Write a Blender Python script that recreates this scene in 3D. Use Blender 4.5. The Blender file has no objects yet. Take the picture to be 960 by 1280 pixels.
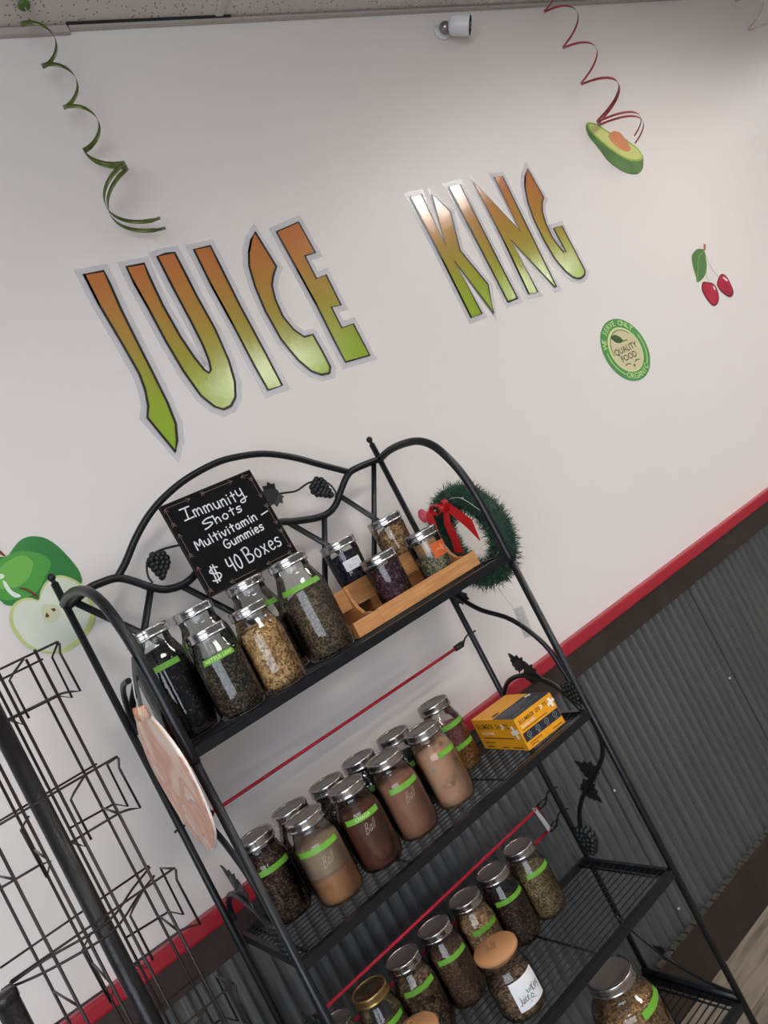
import bpy, bmesh, math, random
from math import sin, cos, pi, radians
from mathutils import Vector, Matrix

random.seed(7)
scene = bpy.context.scene
COL = scene.collection

# ------------------------------------------------------------------ camera
CAM_POS = Vector((0.0, -1.85, 1.62))
YAW, PITCH, ROLL, FPX = 0.57280840, 0.01421093, 0.48117118, 979.344
_f = Vector((sin(YAW) * cos(PITCH), cos(YAW) * cos(PITCH), sin(PITCH)))
_r = Vector((cos(YAW), -sin(YAW), 0.0))
_d = _f.cross(_r)
_r2 = cos(ROLL) * _r + sin(ROLL) * _d
_d2 = -sin(ROLL) * _r + cos(ROLL) * _d
cam_data = bpy.data.cameras.new('camera')
cam_data.sensor_fit = 'HORIZONTAL'
cam_data.sensor_width = 36.0
cam_data.lens = FPX / 960.0 * 36.0
cam_data.clip_start = 0.02
cam = bpy.data.objects.new('camera', cam_data)
COL.objects.link(cam)
m = Matrix.Identity(4)
for i in range(3):
    m[i][0], m[i][1], m[i][2], m[i][3] = _r2[i], -_d2[i], -_f[i], CAM_POS[i]
cam.matrix_world = m
scene.camera = cam

# ------------------------------------------------------------------ world, lights, exposure
world = bpy.data.worlds.new('world')
scene.world = world
world.use_nodes = True
world.node_tree.nodes['Background'].inputs[0].default_value = (0.80, 0.88, 1.0, 1)
world.node_tree.nodes['Background'].inputs[1].default_value = 0.16
scene.view_settings.view_transform = 'Standard'
scene.view_settings.look = 'None'
scene.view_settings.exposure = 0.16
scene.view_settings.gamma = 1.0
scene.view_settings.use_curve_mapping = False


def area_light(name, loc, target, sx, sy, power, color):
    ld = bpy.data.lights.new(name, 'AREA')
    ld.shape = 'RECTANGLE'
    ld.size, ld.size_y, ld.energy, ld.color = sx, sy, power, color
    lo = bpy.data.objects.new(name, ld)
    COL.objects.link(lo)
    lo.location = loc
    lo.rotation_euler = (Vector(target) - Vector(loc)).to_track_quat('-Z', 'Y').to_euler()
    return lo


# daylight from the storefront windows behind and to the left of the camera
area_light('storefront_window_light', (-2.6, -4.6, 1.75), (0.6, 0.0, 1.7), 3.8, 2.3, 135, (0.82, 0.90, 1.0))
TROFFER_POWER = 20.0

FLOOR_Z, CEIL_Z = 0.0, 3.21

# ------------------------------------------------------------------ helpers
MATS = {}


def new_mat(name):
    mt = bpy.data.materials.new(name)
    mt.use_nodes = True
    nt = mt.node_tree
    b = nt.nodes['Principled BSDF']
    MATS[name] = mt
    return mt, nt, b


def srgb(r, g, b):
    def c(v):
        v /= 255.0
        return v / 12.92 if v <= 0.04045 else ((v + 0.055) / 1.055) ** 2.4
    return (c(r), c(g), c(b), 1.0)


def plain(name, col, rough=0.5, metal=0.0, spec=0.5, bump=0.0, bscale=200.0, vary=0.0, vscale=30.0, coat=0.0):
    if name in MATS:
        return MATS[name]
    mt, nt, b = new_mat(name)
    b.inputs['Base Color'].default_value = col
    b.inputs['Roughness'].default_value = rough
    b.inputs['Metallic'].default_value = metal
    b.inputs['Specular IOR Level'].default_value = spec
    b.inputs['Coat Weight'].default_value = coat
    if bump or vary:
        tc = nt.nodes.new('ShaderNodeTexCoord')
    if bump:
        n = nt.nodes.new('ShaderNodeTexNoise')
        n.inputs['Scale'].default_value = bscale
        n.inputs['Detail'].default_value = 3
        bp = nt.nodes.new('ShaderNodeBump')
        bp.inputs['Strength'].default_value = bump
        bp.inputs['Distance'].default_value = 0.002
        nt.links.new(tc.outputs['Object'], n.inputs['Vector'])
        nt.links.new(n.outputs['Fac'], bp.inputs['Height'])
        nt.links.new(bp.outputs['Normal'], b.inputs['Normal'])
    if vary:
        n2 = nt.nodes.new('ShaderNodeTexNoise')
        n2.inputs['Scale'].default_value = vscale
        n2.inputs['Detail'].default_value = 5
        rp = nt.nodes.new('ShaderNodeValToRGB')
        rp.color_ramp.elements[0].position = 0.3
        rp.color_ramp.elements[1].position = 0.7
        rp.color_ramp.elements[0].color = tuple(max(0, c * (1 - vary)) for c in col[:3]) + (1,)
        rp.color_ramp.elements[1].color = tuple(min(1, c * (1 + vary)) for c in col[:3]) + (1,)
        nt.links.new(tc.outputs['Object'], n2.inputs['Vector'])
        nt.links.new(n2.outputs['Fac'], rp.inputs['Fac'])
        nt.links.new(rp.outputs['Color'], b.inputs['Base Color'])
    return mt


def ramp_noise(name, stops, scale=120.0, kind='voronoi', rough=0.8, bump=0.6, dist=0.004, stretch=(1, 1, 1), spec=0.3):
    """granular filling: colour picked per cell, relief from the same cells"""
    if name in MATS:
        return MATS[name]
    mt, nt, b = new_mat(name)
    tc = nt.nodes.new('ShaderNodeTexCoord')
    mp = nt.nodes.new('ShaderNodeMapping')
    mp.inputs['Scale'].default_value = stretch
    nt.links.new(tc.outputs['Object'], mp.inputs['Vector'])
    rp = nt.nodes.new('ShaderNodeValToRGB')
    els = rp.color_ramp.elements
    while len(els) > 1:
        els.remove(els[-1])
    for i, (p, c) in enumerate(stops):
        e = els[0] if i == 0 else els.new(p)
        e.position = p
        e.color = c
    bp = nt.nodes.new('ShaderNodeBump')
    bp.inputs['Strength'].default_value = bump
    bp.inputs['Distance'].default_value = dist
    if kind == 'voronoi':
        v = nt.nodes.new('ShaderNodeTexVoronoi')
        v.inputs['Scale'].default_value = scale
        sep = nt.nodes.new('ShaderNodeSeparateColor')
        nt.links.new(mp.outputs['Vector'], v.inputs['Vector'])
        nt.links.new(v.outputs['Color'], sep.inputs['Color'])
        nt.links.new(sep.outputs[0], rp.inputs['Fac'])
        nt.links.new(v.outputs['Distance'], bp.inputs['Height'])
    else:
        v = nt.nodes.new('ShaderNodeTexNoise')
        v.inputs['Scale'].default_value = scale
        v.inputs['Detail'].default_value = 4
        nt.links.new(mp.outputs['Vector'], v.inputs['Vector'])
        nt.links.new(v.outputs['Fac'], rp.inputs['Fac'])
        nt.links.new(v.outputs['Fac'], bp.inputs['Height'])
    nt.links.new(rp.outputs['Color'], b.inputs['Base Color'])
    nt.links.new(bp.outputs['Normal'], b.inputs['Normal'])
    b.inputs['Roughness'].default_value = rough
    b.inputs['Specular IOR Level'].default_value = spec
    return mt


def glass_mat(name, tint=(0.93, 0.95, 0.94), rough=0.03, edge=(0.45, 0.48, 0.47)):
    mt, nt, b = new_mat(name)
    nt.nodes.remove(b)
    out = nt.nodes['Material Output']
    tr = nt.nodes.new('ShaderNodeBsdfTransparent')
    gl = nt.nodes.new('ShaderNodeBsdfGlossy')
    gl.inputs['Roughness'].default_value = rough
    gl.inputs['Color'].default_value = (1, 1, 1, 1)
    lw = nt.nodes.new('ShaderNodeLayerWeight')
    lw.inputs['Blend'].default_value = 0.5
    rp = nt.nodes.new('ShaderNodeValToRGB')
    rp.color_ramp.elements[0].position = 0.55
    rp.color_ramp.elements[0].color = tint + (1,)
    rp.color_ramp.elements[1].position = 0.98
    rp.color_ramp.elements[1].color = edge + (1,)
    fr = nt.nodes.new('ShaderNodeFresnel')
    fr.inputs['IOR'].default_value = 1.5
    ms = nt.nodes.new('ShaderNodeMixShader')
    tc = nt.nodes.new('ShaderNodeTexCoord')
    n = nt.nodes.new('ShaderNodeTexNoise')
    n.inputs['Scale'].default_value = 28
    bp = nt.nodes.new('ShaderNodeBump')
    bp.inputs['Strength'].default_value = 0.10
    bp.inputs['Distance'].default_value = 0.004
    nt.links.new(tc.outputs['Object'], n.inputs['Vector'])
    nt.links.new(n.outputs['Fac'], bp.inputs['Height'])
    nt.links.new(bp.outputs['Normal'], gl.inputs['Normal'])
    nt.links.new(lw.outputs['Facing'], rp.inputs['Fac'])
    nt.links.new(rp.outputs['Color'], tr.inputs['Color'])
    nt.links.new(fr.outputs['Fac'], ms.inputs['Fac'])
    nt.links.new(tr.outputs[0], ms.inputs[1])
    nt.links.new(gl.outputs[0], ms.inputs[2])
    nt.links.new(ms.outputs[0], out.inputs['Surface'])
    return mt


class MB:
    """collects geometry for one mesh object"""
    def __init__(self):
        self.v, self.f, self.sm = [], [], []

    def add(self, verts, faces, smooth=False):
        o = len(self.v)
        self.v += [tuple(p) for p in verts]
        self.f += [tuple(i + o for i in fc) for fc in faces]
        self.sm += [smooth] * len(faces)
        return self

    def box(self, lo, hi, mat=None):
        x0, y0, z0 = lo
        x1, y1, z1 = hi
        vs = [Vector(p) for p in ((x0, y0, z0), (x1, y0, z0), (x1, y1, z0), (x0, y1, z0),
                                  (x0, y0, z1), (x1, y0, z1), (x1, y1, z1), (x0, y1, z1))]
        if mat is not None:
            vs = [mat @ p for p in vs]
        return self.add(vs, [(0, 3, 2, 1), (4, 5, 6, 7), (0, 1, 5, 4), (1, 2, 6, 5), (2, 3, 7, 6), (3, 0, 4, 7)])

    def tube(self, pts, r, seg=8, closed=False, cap=True, flat=1.0, fdir=None):
        pts = [Vector(p) for p in pts]
        n = len(pts)
        rs = r if isinstance(r, (list, tuple)) else [r] * n
        ref = None
        rings = []
        for i, p in enumerate(pts):
            if closed:
                t = (pts[(i + 1) % n] - pts[i - 1])
            else:
                t = pts[min(i + 1, n - 1)] - pts[max(i - 1, 0)]
            if t.length < 1e-9:
                t = Vector((0, 0, 1))
            t.normalize()
            if fdir is not None:
                ref = Vector(fdir)
            elif ref is None:
                ref = Vector((0, 0, 1)) if abs(t.z) < 0.9 else Vector((1, 0, 0))
            a = ref - t * ref.dot(t)
            if a.length < 1e-6:
                a = t.orthogonal()
            a.normalize()
            bb = t.cross(a)
            if fdir is None:
                ref = a
            rings.append([p + (a * cos(2 * pi * k / seg) * flat + bb * sin(2 * pi * k / seg)) * rs[i] for k in range(seg)])
        vs = [q for rg in rings for q in rg]
        fs = []
        m_ = n if closed else n - 1
        for i in range(m_):
            j = (i + 1) % n
            for k in range(seg):
                k2 = (k + 1) % seg
                fs.append((i * seg + k, i * seg + k2, j * seg + k2, j * seg + k))
        self.add(vs, fs, True)
        if cap and not closed:
            self.add(rings[0], [tuple(range(seg))[::-1]])
            self.add(rings[-1], [tuple(range(seg))])
        return self

    def lathe(self, prof, seg=28, mat=None, a0=0.0, a1=2 * pi, smooth=True):
        full = abs(a1 - a0 - 2 * pi) < 1e-6
        ns = seg if full else seg + 1
        vs = []
        for r, z in prof:
            for k in range(ns):
                a = a0 + (a1 - a0) * k / seg
                vs.append(Vector((r * cos(a), r * sin(a), z)))
        if mat is not None:
            vs = [mat @ p for p in vs]
        fs = []
        for i in range(len(prof) - 1):
            for k in range(seg):
                k2 = (k + 1) % ns if full else k + 1
                fs.append((i * ns + k, i * ns + k2, (i + 1) * ns + k2, (i + 1) * ns + k))
        return self.add(vs, fs, smooth)

    def sphere(self, c, r, seg=10, rings=7, sc=(1, 1, 1)):
        prof = []
        c = Vector(c)
        vs, fs = [], []
        for i in range(rings + 1):
            t = pi * i / rings
            for k in range(seg):
                a = 2 * pi * k / seg
                vs.append(c + Vector((r * sin(t) * cos(a) * sc[0], r * sin(t) * sin(a) * sc[1], -r * cos(t) * sc[2])))
        for i in range(rings):
            for k in range(seg):
                k2 = (k + 1) % seg
                fs.append((i * seg + k, i * seg + k2, (i + 1) * seg + k2, (i + 1) * seg + k))
        return self.add(vs, fs, True)

    def build(self, name, mat, parent=None, label=None, stuff=False, auto=None):
        me = bpy.data.meshes.new(name)
        me.from_pydata(self.v, [], self.f)
        me.polygons.foreach_set('use_smooth', self.sm)
        me.update()
        bm = bmesh.new()
        bm.from_mesh(me)
        bmesh.ops.remove_doubles(bm, verts=bm.verts, dist=1e-6)
        bmesh.ops.recalc_face_normals(bm, faces=bm.faces)
        bm.to_mesh(me)
        bm.free()
        return obj(name, me, mat, parent, label, stuff)


def obj(name, me, mat, parent=None, label=None, stuff=False):
    o = bpy.data.objects.new(name, me)
    COL.objects.link(o)
    if mat is not None:
        if len(me.materials) == 0:
            me.materials.append(mat)
    if parent is not None:
        o.parent = parent
    if label:
        o['label'] = label
    if stuff:
        o['kind'] = 'stuff'
    return o


def thing(name, label, cat, loc=(0, 0, 0), rz=0.0, group=None):
    o = bpy.data.objects.new(name, None)
    o.empty_display_size = 0.05
    COL.objects.link(o)
    o.location = loc
    o.rotation_euler = (0, 0, rz)
    o['label'] = label
    o['category'] = cat
    if group:
        o['group'] = group
    return o


def tag(o, label, cat, group=None):
    o['label'] = label
    o['category'] = cat
    if group:
        o['group'] = group
    return o


def struct(o):
    o['kind'] = 'structure'
    return o


def share(src, name, parent, loc=(0, 0, 0), rot=(0, 0, 0)):
    o = src.copy()
    COL.objects.link(o)
    o.name = name
    o.parent = parent
    o.location = loc
    o.rotation_euler = rot
    return o


def smooth_pts(pts, k=6, closed=False):
    """Catmull-Rom through the points"""
    P = [Vector(p) for p in pts]
    n = len(P)
    out = []
    rng = n if closed else n - 1
    for i in range(rng):
        if closed:
            p0, p1, p2, p3 = P[i - 1], P[i], P[(i + 1) % n], P[(i + 2) % n]
        else:
            p0, p1, p2, p3 = P[max(i - 1, 0)], P[i], P[i + 1], P[min(i + 2, n - 1)]
        for j in range(k):
            t = j / k
            out.append(0.5 * ((2 * p1) + (p2 - p0) * t + (2 * p0 - 5 * p1 + 4 * p2 - p3) * t * t + (3 * p1 - p0 - 3 * p2 + p3) * t ** 3))
    if not closed:
        out.append(P[-1])
    return out


def prism(poly, thick, place):
    """2D polygon extruded: place(a, b, h) -> 3D point, h from 0 to thick"""
    bm = bmesh.new()
    bot = [bm.verts.new(place(a, b, 0.0)) for a, b in poly]
    top = [bm.verts.new(place(a, b, thick)) for a, b in poly]
    n = len(poly)
    for i in range(n):
        j = (i + 1) % n
        bm.faces.new((bot[i], bot[j], top[j], top[i]))
    f1 = bm.faces.new(top)
    f1.normal_update()
    f2 = bm.faces.new(bot[::-1])
    f2.normal_update()
    bmesh.ops.triangulate(bm, faces=[f1, f2])
    bmesh.ops.recalc_face_normals(bm, faces=bm.faces)
    me = bpy.data.meshes.new('prism')
    bm.to_mesh(me)
    bm.free()
    return me


def area2(p):
    return sum(p[i - 1][0] * p[i][1] - p[i][0] * p[i - 1][1] for i in range(len(p)))


def offset_poly(poly, d, miter=2.2):
    """grow (d > 0) or shrink a simple polygon"""
    n = len(poly)
    s = 1.0 if area2(poly) > 0 else -1.0
    out = []
    for i in range(n):
        p0, p1, p2 = Vector(poly[i - 1]), Vector(poly[i]), Vector(poly[(i + 1) % n])
        e1, e2 = (p1 - p0).normalized(), (p2 - p1).normalized()
        n1, n2 = Vector((e1.y, -e1.x)) * s, Vector((e2.y, -e2.x)) * s
        b = n1 + n2
        if b.length < 1e-6:
            b = n1.copy()
        b.normalize()
        k = min(miter, 1.0 / max(0.2, b.dot(n1)))
        q = p1 + b * d * k
        out.append((q.x, q.y))
    return out


def ribbons(polys, w, place, h=0.0006):
    """chalk or printed strokes: thin raised bands following 2D polylines"""
    mb = MB()
    for pl in polys:
        P = [Vector(p) for p in pl]
        P = [p for i, p in enumerate(P) if i == 0 or (p - P[i - 1]).length > 1e-7]
        if len(P) < 2:
            continue
        L, R = [], []
        for i, p in enumerate(P):
            t = (P[min(i + 1, len(P) - 1)] - P[max(i - 1, 0)])
            if t.length < 1e-9:
                t = Vector((1, 0))
            t.normalize()
            nn = Vector((-t.y, t.x)) * (w / 2)
            if i == 0:
                p = p - t * w * 0.3
            if i == len(P) - 1:
                p = p + t * w * 0.3
            L.append(p + nn)
            R.append(p - nn)
        vs = [place(q.x, q.y, h) for q in L] + [place(q.x, q.y, h) for q in R]
        n = len(P)
        mb.add(vs, [(i, i + 1, n + i + 1, n + i) for i in range(n - 1)])
    return mb


_txt_cache = {}


def text_polys(body, size=1.0, align='CENTER', spacing=1.0):
    """mesh of a text in the built-in font: (verts2d, faces)"""
    key = (body, align, spacing)
    if key not in _txt_cache:
        cu = bpy.data.curves.new('t', 'FONT')
        cu.body = body
        cu.align_x = align
        cu.align_y = 'CENTER'
        cu.resolution_u = 3
        cu.space_character = spacing
        cu.offset = 0.012
        to = bpy.data.objects.new('t', cu)
        COL.objects.link(to)
        bpy.context.view_layer.update()
        me = to.to_mesh()
        vs = [(v.co.x, v.co.y) for v in me.vertices]
        fs = [tuple(p.vertices) for p in me.polygons]
        to.to_mesh_clear()
        bpy.data.objects.remove(to)
        bpy.data.curves.remove(cu)
        _txt_cache[key] = (vs, fs)
    vs, fs = _txt_cache[key]
    return [(x * size, y * size) for x, y in vs], fs


def text_mb(mb, body, size, place, h=0.0006, at=(0, 0), rot=0.0, align='CENTER', spacing=1.0, sx=1.0):
    vs, fs = text_polys(body, size, align, spacing)
    c, s = cos(rot), sin(rot)
    mb.add([place(at[0] + (x * sx) * c - y * s, at[1] + (x * sx) * s + y * c, h) for x, y in vs], fs)
    return mb

# ================================================================== SETTING
# ---- wall paint: satin, faint roller texture
mt, nt, b = new_mat('wall_paint')
b.inputs['Base Color'].default_value = srgb(228, 222, 219)
b.inputs['Roughness'].default_value = 0.42
b.inputs['Specular IOR Level'].default_value = 0.45
tc = nt.nodes.new('ShaderNodeTexCoord')
nz = nt.nodes.new('ShaderNodeTexNoise')
nz.inputs['Scale'].default_value = 240
bp = nt.nodes.new('ShaderNodeBump')
bp.inputs['Strength'].default_value = 0.08
bp.inputs['Distance'].default_value = 0.001
nt.links.new(tc.outputs['Object'], nz.inputs['Vector'])
nt.links.new(nz.outputs['Fac'], bp.inputs['Height'])
nt.links.new(bp.outputs['Normal'], b.inputs['Normal'])
M_WALL = mt

wall = MB().box((-4.0, 0.0, 0.0), (9.0, 0.12, CEIL_Z + 0.20)).build('wall_back', M_WALL)
struct(wall)

# ---- ceiling: lay-in tiles on a metal grid
mt, nt, b = new_mat('ceiling_tile')
tc = nt.nodes.new('ShaderNodeTexCoord')
v1 = nt.nodes.new('ShaderNodeTexVoronoi')
v1.inputs['Scale'].default_value = 75
v1.inputs['Randomness'].default_value = 1.0
r1 = nt.nodes.new('ShaderNodeValToRGB')
r1.color_ramp.elements[0].position = 0.16
r1.color_ramp.elements[0].color = srgb(120, 110, 104)
r1.color_ramp.elements[1].position = 0.24
r1.color_ramp.elements[1].color = srgb(205, 199, 194)
nz = nt.nodes.new('ShaderNodeTexNoise')
nz.inputs['Scale'].default_value = 190
nz.inputs['Detail'].default_value = 4
bp = nt.nodes.new('ShaderNodeBump')
bp.inputs['Strength'].default_value = 0.7
bp.inputs['Distance'].default_value = 0.003
mx = nt.nodes.new('ShaderNodeMath')
mx.operation = 'MULTIPLY_ADD'
mx.inputs[1].default_value = 0.5
nt.links.new(tc.outputs['Object'], v1.inputs['Vector'])
nt.links.new(tc.outputs['Object'], nz.inputs['Vector'])
nt.links.new(v1.outputs['Distance'], r1.inputs['Fac'])
nt.links.new(r1.outputs['Color'], b.inputs['Base Color'])
nt.links.new(nz.outputs['Fac'], mx.inputs[0])
nt.links.new(r1.outputs['Color'], mx.inputs[2])
nt.links.new(mx.outputs[0], bp.inputs['Height'])
nt.links.new(bp.outputs['Normal'], b.inputs['Normal'])
b.inputs['Roughness'].default_value = 0.95
M_TILE = mt
M_GRID = plain('grid_metal', srgb(196, 190, 184), 0.45)

ceiling = MB().box((-4.0, -8.5, CEIL_Z + 0.20), (9.0, 0.12, CEIL_Z + 0.26)).build('ceiling', M_TILE)
struct(ceiling)
TROFFERS = [(3.31, -1.42), (3.31, -3.86), (6.97, -0.81), (6.97, -3.86), (0.87, -2.64), (-1.57, -3.86)]
tile_me = None
gx = [-3.40 + 1.22 * i for i in range(11)]          # grid lines across
gy = [-0.505 - 0.61 * i for i in range(14)]
for i in range(10):
    for j in range(13):
        cx, cy = (gx[i] + gx[i + 1]) / 2, (gy[j] + gy[j + 1]) / 2
        if any(abs(cx - tx) < 0.5 and abs(cy - ty) < 0.25 for tx, ty in TROFFERS):
            continue
        if tile_me is None:
            t0 = MB().box((-0.603, -0.297, 0.0), (0.603, 0.297, 0.016)).build('ceiling_tile', M_TILE, ceiling)
            t0.location = (cx, cy, CEIL_Z + 0.003)
            tile_me = t0
        else:
            share(tile_me, 'ceiling_tile', ceiling, (cx, cy, CEIL_Z + 0.003))
# narrow cut tiles against the wall
cut0 = None
for i in range(10):
    cx = (gx[i] + gx[i + 1]) / 2
    if cut0 is None:
        cut0 = MB().box((-0.603, -0.243, 0.0), (0.603, 0.243, 0.016)).build('ceiling_tile', M_TILE, ceiling)
        cut0.location = (cx, -0.2475, CEIL_Z + 0.003)
    else:
        share(cut0, 'ceiling_tile', ceiling, (cx, -0.2475, CEIL_Z + 0.003))
g0 = None
for x in gx:
    if g0 is None:
        g0 = MB().box((-0.012, -8.3, 0.0), (0.012, -0.02, 0.006)).box((-0.004, -8.3, 0.006), (0.004, -0.02, 0.02)).build('grid_bar', M_GRID, ceiling)
        g0.location = (x, 0, CEIL_Z - 0.002)
    else:
        share(g0, 'grid_bar', ceiling, (x, 0, CEIL_Z - 0.002))
g1 = None
for y in gy:
    if g1 is None:
        g1 = MB().box((-3.9, -0.012, 0.0), (8.9, 0.012, 0.006)).box((-3.9, -0.004, 0.006), (8.9, 0.004, 0.02)).build('grid_bar', M_GRID, ceiling)
        g1.location = (0, y, CEIL_Z - 0.002)
    else:
        share(g1, 'grid_bar', ceiling, (0, y, CEIL_Z - 0.002))
# wall angle under the tiles, with a dark joint where a second length begins
M_ANGLE = plain('angle_metal', srgb(176, 168, 164), 0.5)
M_GAP = plain('angle_gap', srgb(40, 34, 32), 0.9)
tr1 = MB().box((-4.0, -0.014, CEIL_Z - 0.022), (1.005, -0.0015, CEIL_Z - 0.001)).build('trim_1', M_ANGLE)
struct(tr1)
tr2 = MB().box((1.009, -0.016, CEIL_Z - 0.012), (9.0, -0.0015, CEIL_Z - 0.003)).build('trim_2', M_ANGLE)
struct(tr2)
gp = MB().box((1.005, -0.020, CEIL_Z - 0.004), (1.52, -0.002, CEIL_Z + 0.004)).build('shadow_gap_strip', M_GAP, tr2)

# ---- ceiling light fixtures (recessed troffers, out of the frame, mirrored in the lettering)
M_DIFF, nt, b = new_mat('troffer_diffuser')
b.inputs['Base Color'].default_value = (1, 1, 1, 1)
b.inputs['Emission Color'].default_value = (1.0, 0.965, 0.92, 1)
b.inputs['Emission Strength'].default_value = TROFFER_POWER
M_TRFRAME = plain('troffer_frame', srgb(225, 222, 218), 0.4)
PLACE_WORDS = ['nearest the lettered wall', 'in the middle of the room', 'at the far right near the wall',
               'at the far right of the room', 'above the front of the rack', 'at the left rear of the room']
for (tx, ty), pw_ in zip(TROFFERS, PLACE_WORDS):
    t = thing('ceiling_light', 'white recessed ceiling light panel ' + pw_, 'ceiling light', (tx, ty, CEIL_Z), 0, 'recessed ceiling lights')
    MB().box((-0.56, -0.27, 0.112), (0.56, 0.27, 0.116)).build('diffuser', M_DIFF, t)
    fr = MB()
    fr.box((-0.6, -0.3, -0.004), (0.6, -0.27, 0.012)).box((-0.6, 0.27, -0.004), (0.6, 0.3, 0.012))
    fr.box((-0.6, -0.27, -0.004), (-0.56, 0.27, 0.012)).box((0.56, -0.27, -0.004), (0.6, 0.27, 0.012))
    fr.box((-0.575, -0.285, 0.012), (0.575, -0.27, 0.118)).box((-0.575, 0.27, 0.012), (0.575, 0.285, 0.118)).box((-0.575, -0.27, 0.012), (-0.56, 0.27, 0.118)).box((0.56, -0.27, 0.012), (0.575, 0.27, 0.118)).box((-0.575, -0.285, 0.118), (0.575, 0.285, 0.122))
    fr.build('frame', M_TRFRAME, t)

# ---- wainscot: corrugated metal sheets
mt, nt, b = new_mat('galvanised')
tc = nt.nodes.new('ShaderNodeTexCoord')
mp = nt.nodes.new('ShaderNodeMapping')
mp.inputs['Scale'].default_value = (14, 14, 1.2)
nz = nt.nodes.new('ShaderNodeTexNoise')
nz.inputs['Scale'].default_value = 2.0
nz.inputs['Detail'].default_value = 6
rp = nt.nodes.new('ShaderNodeValToRGB')
rp.color_ramp.elements[0].position = 0.3
rp.color_ramp.elements[0].color = srgb(97, 100, 103)
rp.color_ramp.elements[1].position = 0.75
rp.color_ramp.elements[1].color = srgb(112, 115, 118)
nz2 = nt.nodes.new('ShaderNodeTexNoise')
nz2.inputs['Scale'].default_value = 260
bp = nt.nodes.new('ShaderNodeBump')
bp.inputs['Strength'].default_value = 0.12
bp.inputs['Distance'].default_value = 0.001
nt.links.new(tc.outputs['Object'], mp.inputs['Vector'])
nt.links.new(mp.outputs['Vector'], nz.inputs['Vector'])
nt.links.new(nz.outputs['Fac'], rp.inputs['Fac'])
nt.links.new(rp.outputs['Color'], b.inputs['Base Color'])
nt.links.new(tc.outputs['Object'], nz2.inputs['Vector'])
nt.links.new(nz2.outputs['Fac'], bp.inputs['Height'])
nt.links.new(bp.outputs['Normal'], b.inputs['Normal'])
b.inputs['Metallic'].default_value = 0.65
b.inputs['Roughness'].default_value = 0.28
M_CORR = mt

wains = MB().box((-4.0, -0.004, 0.12), (9.0, -0.001, 1.0)).build('wall_wainscot', plain('wainscot_backing', srgb(60, 58, 56), 0.9))
struct(wains)
PITCH_C, AMP_C = 0.0368, 0.0048
SHEET = PITCH_C * 19


def corr_sheet():
    mb = MB()
    n = 19 * 10
    vs = []
    for z in (0.135, 0.985):
        for i in range(n + 1):
            x = SHEET * i / n + (0.012 if i == n else 0)
            ph = 2 * pi * x / PITCH_C
            vs.append((x, -0.0090 - 1.6 * AMP_C * (0.5 + 0.5 * cos(ph)) ** 2.8, z))
    mb.add(vs, [(i, i + 1, n + 2 + i, n + 1 + i) for i in range(n)], True)
    return mb


s0 = None
x = 2.14 - SHEET * 8
k = 0
while x < 8.8:
    if s0 is None:
        s0 = corr_sheet().build('corrugated_sheet', M_CORR, wains)
        s0.location = (x, 0, 0)
    else:
        share(s0, 'corrugated_sheet', wains, (x, -0.0006 * (k % 2), 0))
    x += SHEET
    k += 1
M_SCREW = plain('screw_zinc', srgb(200, 200, 196), 0.35, 0.6)
sc0 = MB().lathe([(0.0045, 0), (0.0045, 0.002), (0.003, 0.004), (0.0001, 0.0046)], 8).build('screw', M_SCREW, wains)
sc0.rotation_euler = (pi / 2, 0, 0)
sc0.location = (2.11, -0.0195, 0.612)
for sx, sz in ((1.444, 0.612), (1.452, 0.2176), (1.48, 0.89), (2.16, 0.2), (2.43, 0.61), (0.79, 0.61), (0.12, 0.61)):
    o = share(sc0, 'screw', wains, (sx, -0.0195, sz), (pi / 2, 0, 0))

# ---- chair rail: red cap moulding over a dark board
M_RED = plain('rail_red', srgb(164, 36, 52), 0.32, vary=0.06, vscale=14)
M_DARK = plain('rail_dark', srgb(48, 38, 34), 0.55, vary=0.25, vscale=18, bump=0.2, bscale=60)
prof = [(0.0, 1.052), (-0.026, 1.052), (-0.030, 1.049), (-0.031, 1.044), (-0.031, 1.022), (-0.028, 1.016), (-0.022, 1.0145), (0.0, 1.0145)]
mb = MB()
vs = [(-4.0, y, z) for y, z in prof] + [(9.0, y, z) for y, z in prof]
n = len(prof)
mb.add(vs, [(i, (i + 1) % n, n + (i + 1) % n, n + i) for i in range(n)])
mb.add(vs[:n], [tuple(range(n))])
mb.add(vs[n:], [tuple(range(n))])
struct(mb.build('trim_3', M_RED))
struct(MB().box((-4.0, -0.024, 0.945), (9.0, -0.0045, 1.0143)).build('trim_4', M_DARK))
# ---- base board
bb = MB().box((-4.0, -0.030, 0.0), (9.0, -0.0045, 0.150)).build('baseboard_back', plain('base_dark', srgb(44, 33, 28), 0.6, vary=0.3, vscale=10))
struct(bb)
# caulk line where the sheets meet the base board
ck = MB()
for i in range(120):
    x0 = 0.4 + i * PITCH_C
    ck.box((x0 + 0.004, -0.0295, 0.150), (x0 + PITCH_C - 0.003, -0.012, 0.153 + 0.003 * random.random()))
ck.build('caulk_bead', plain('caulk', srgb(70, 66, 60), 0.9, vary=0.3, vscale=60), bb)

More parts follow.
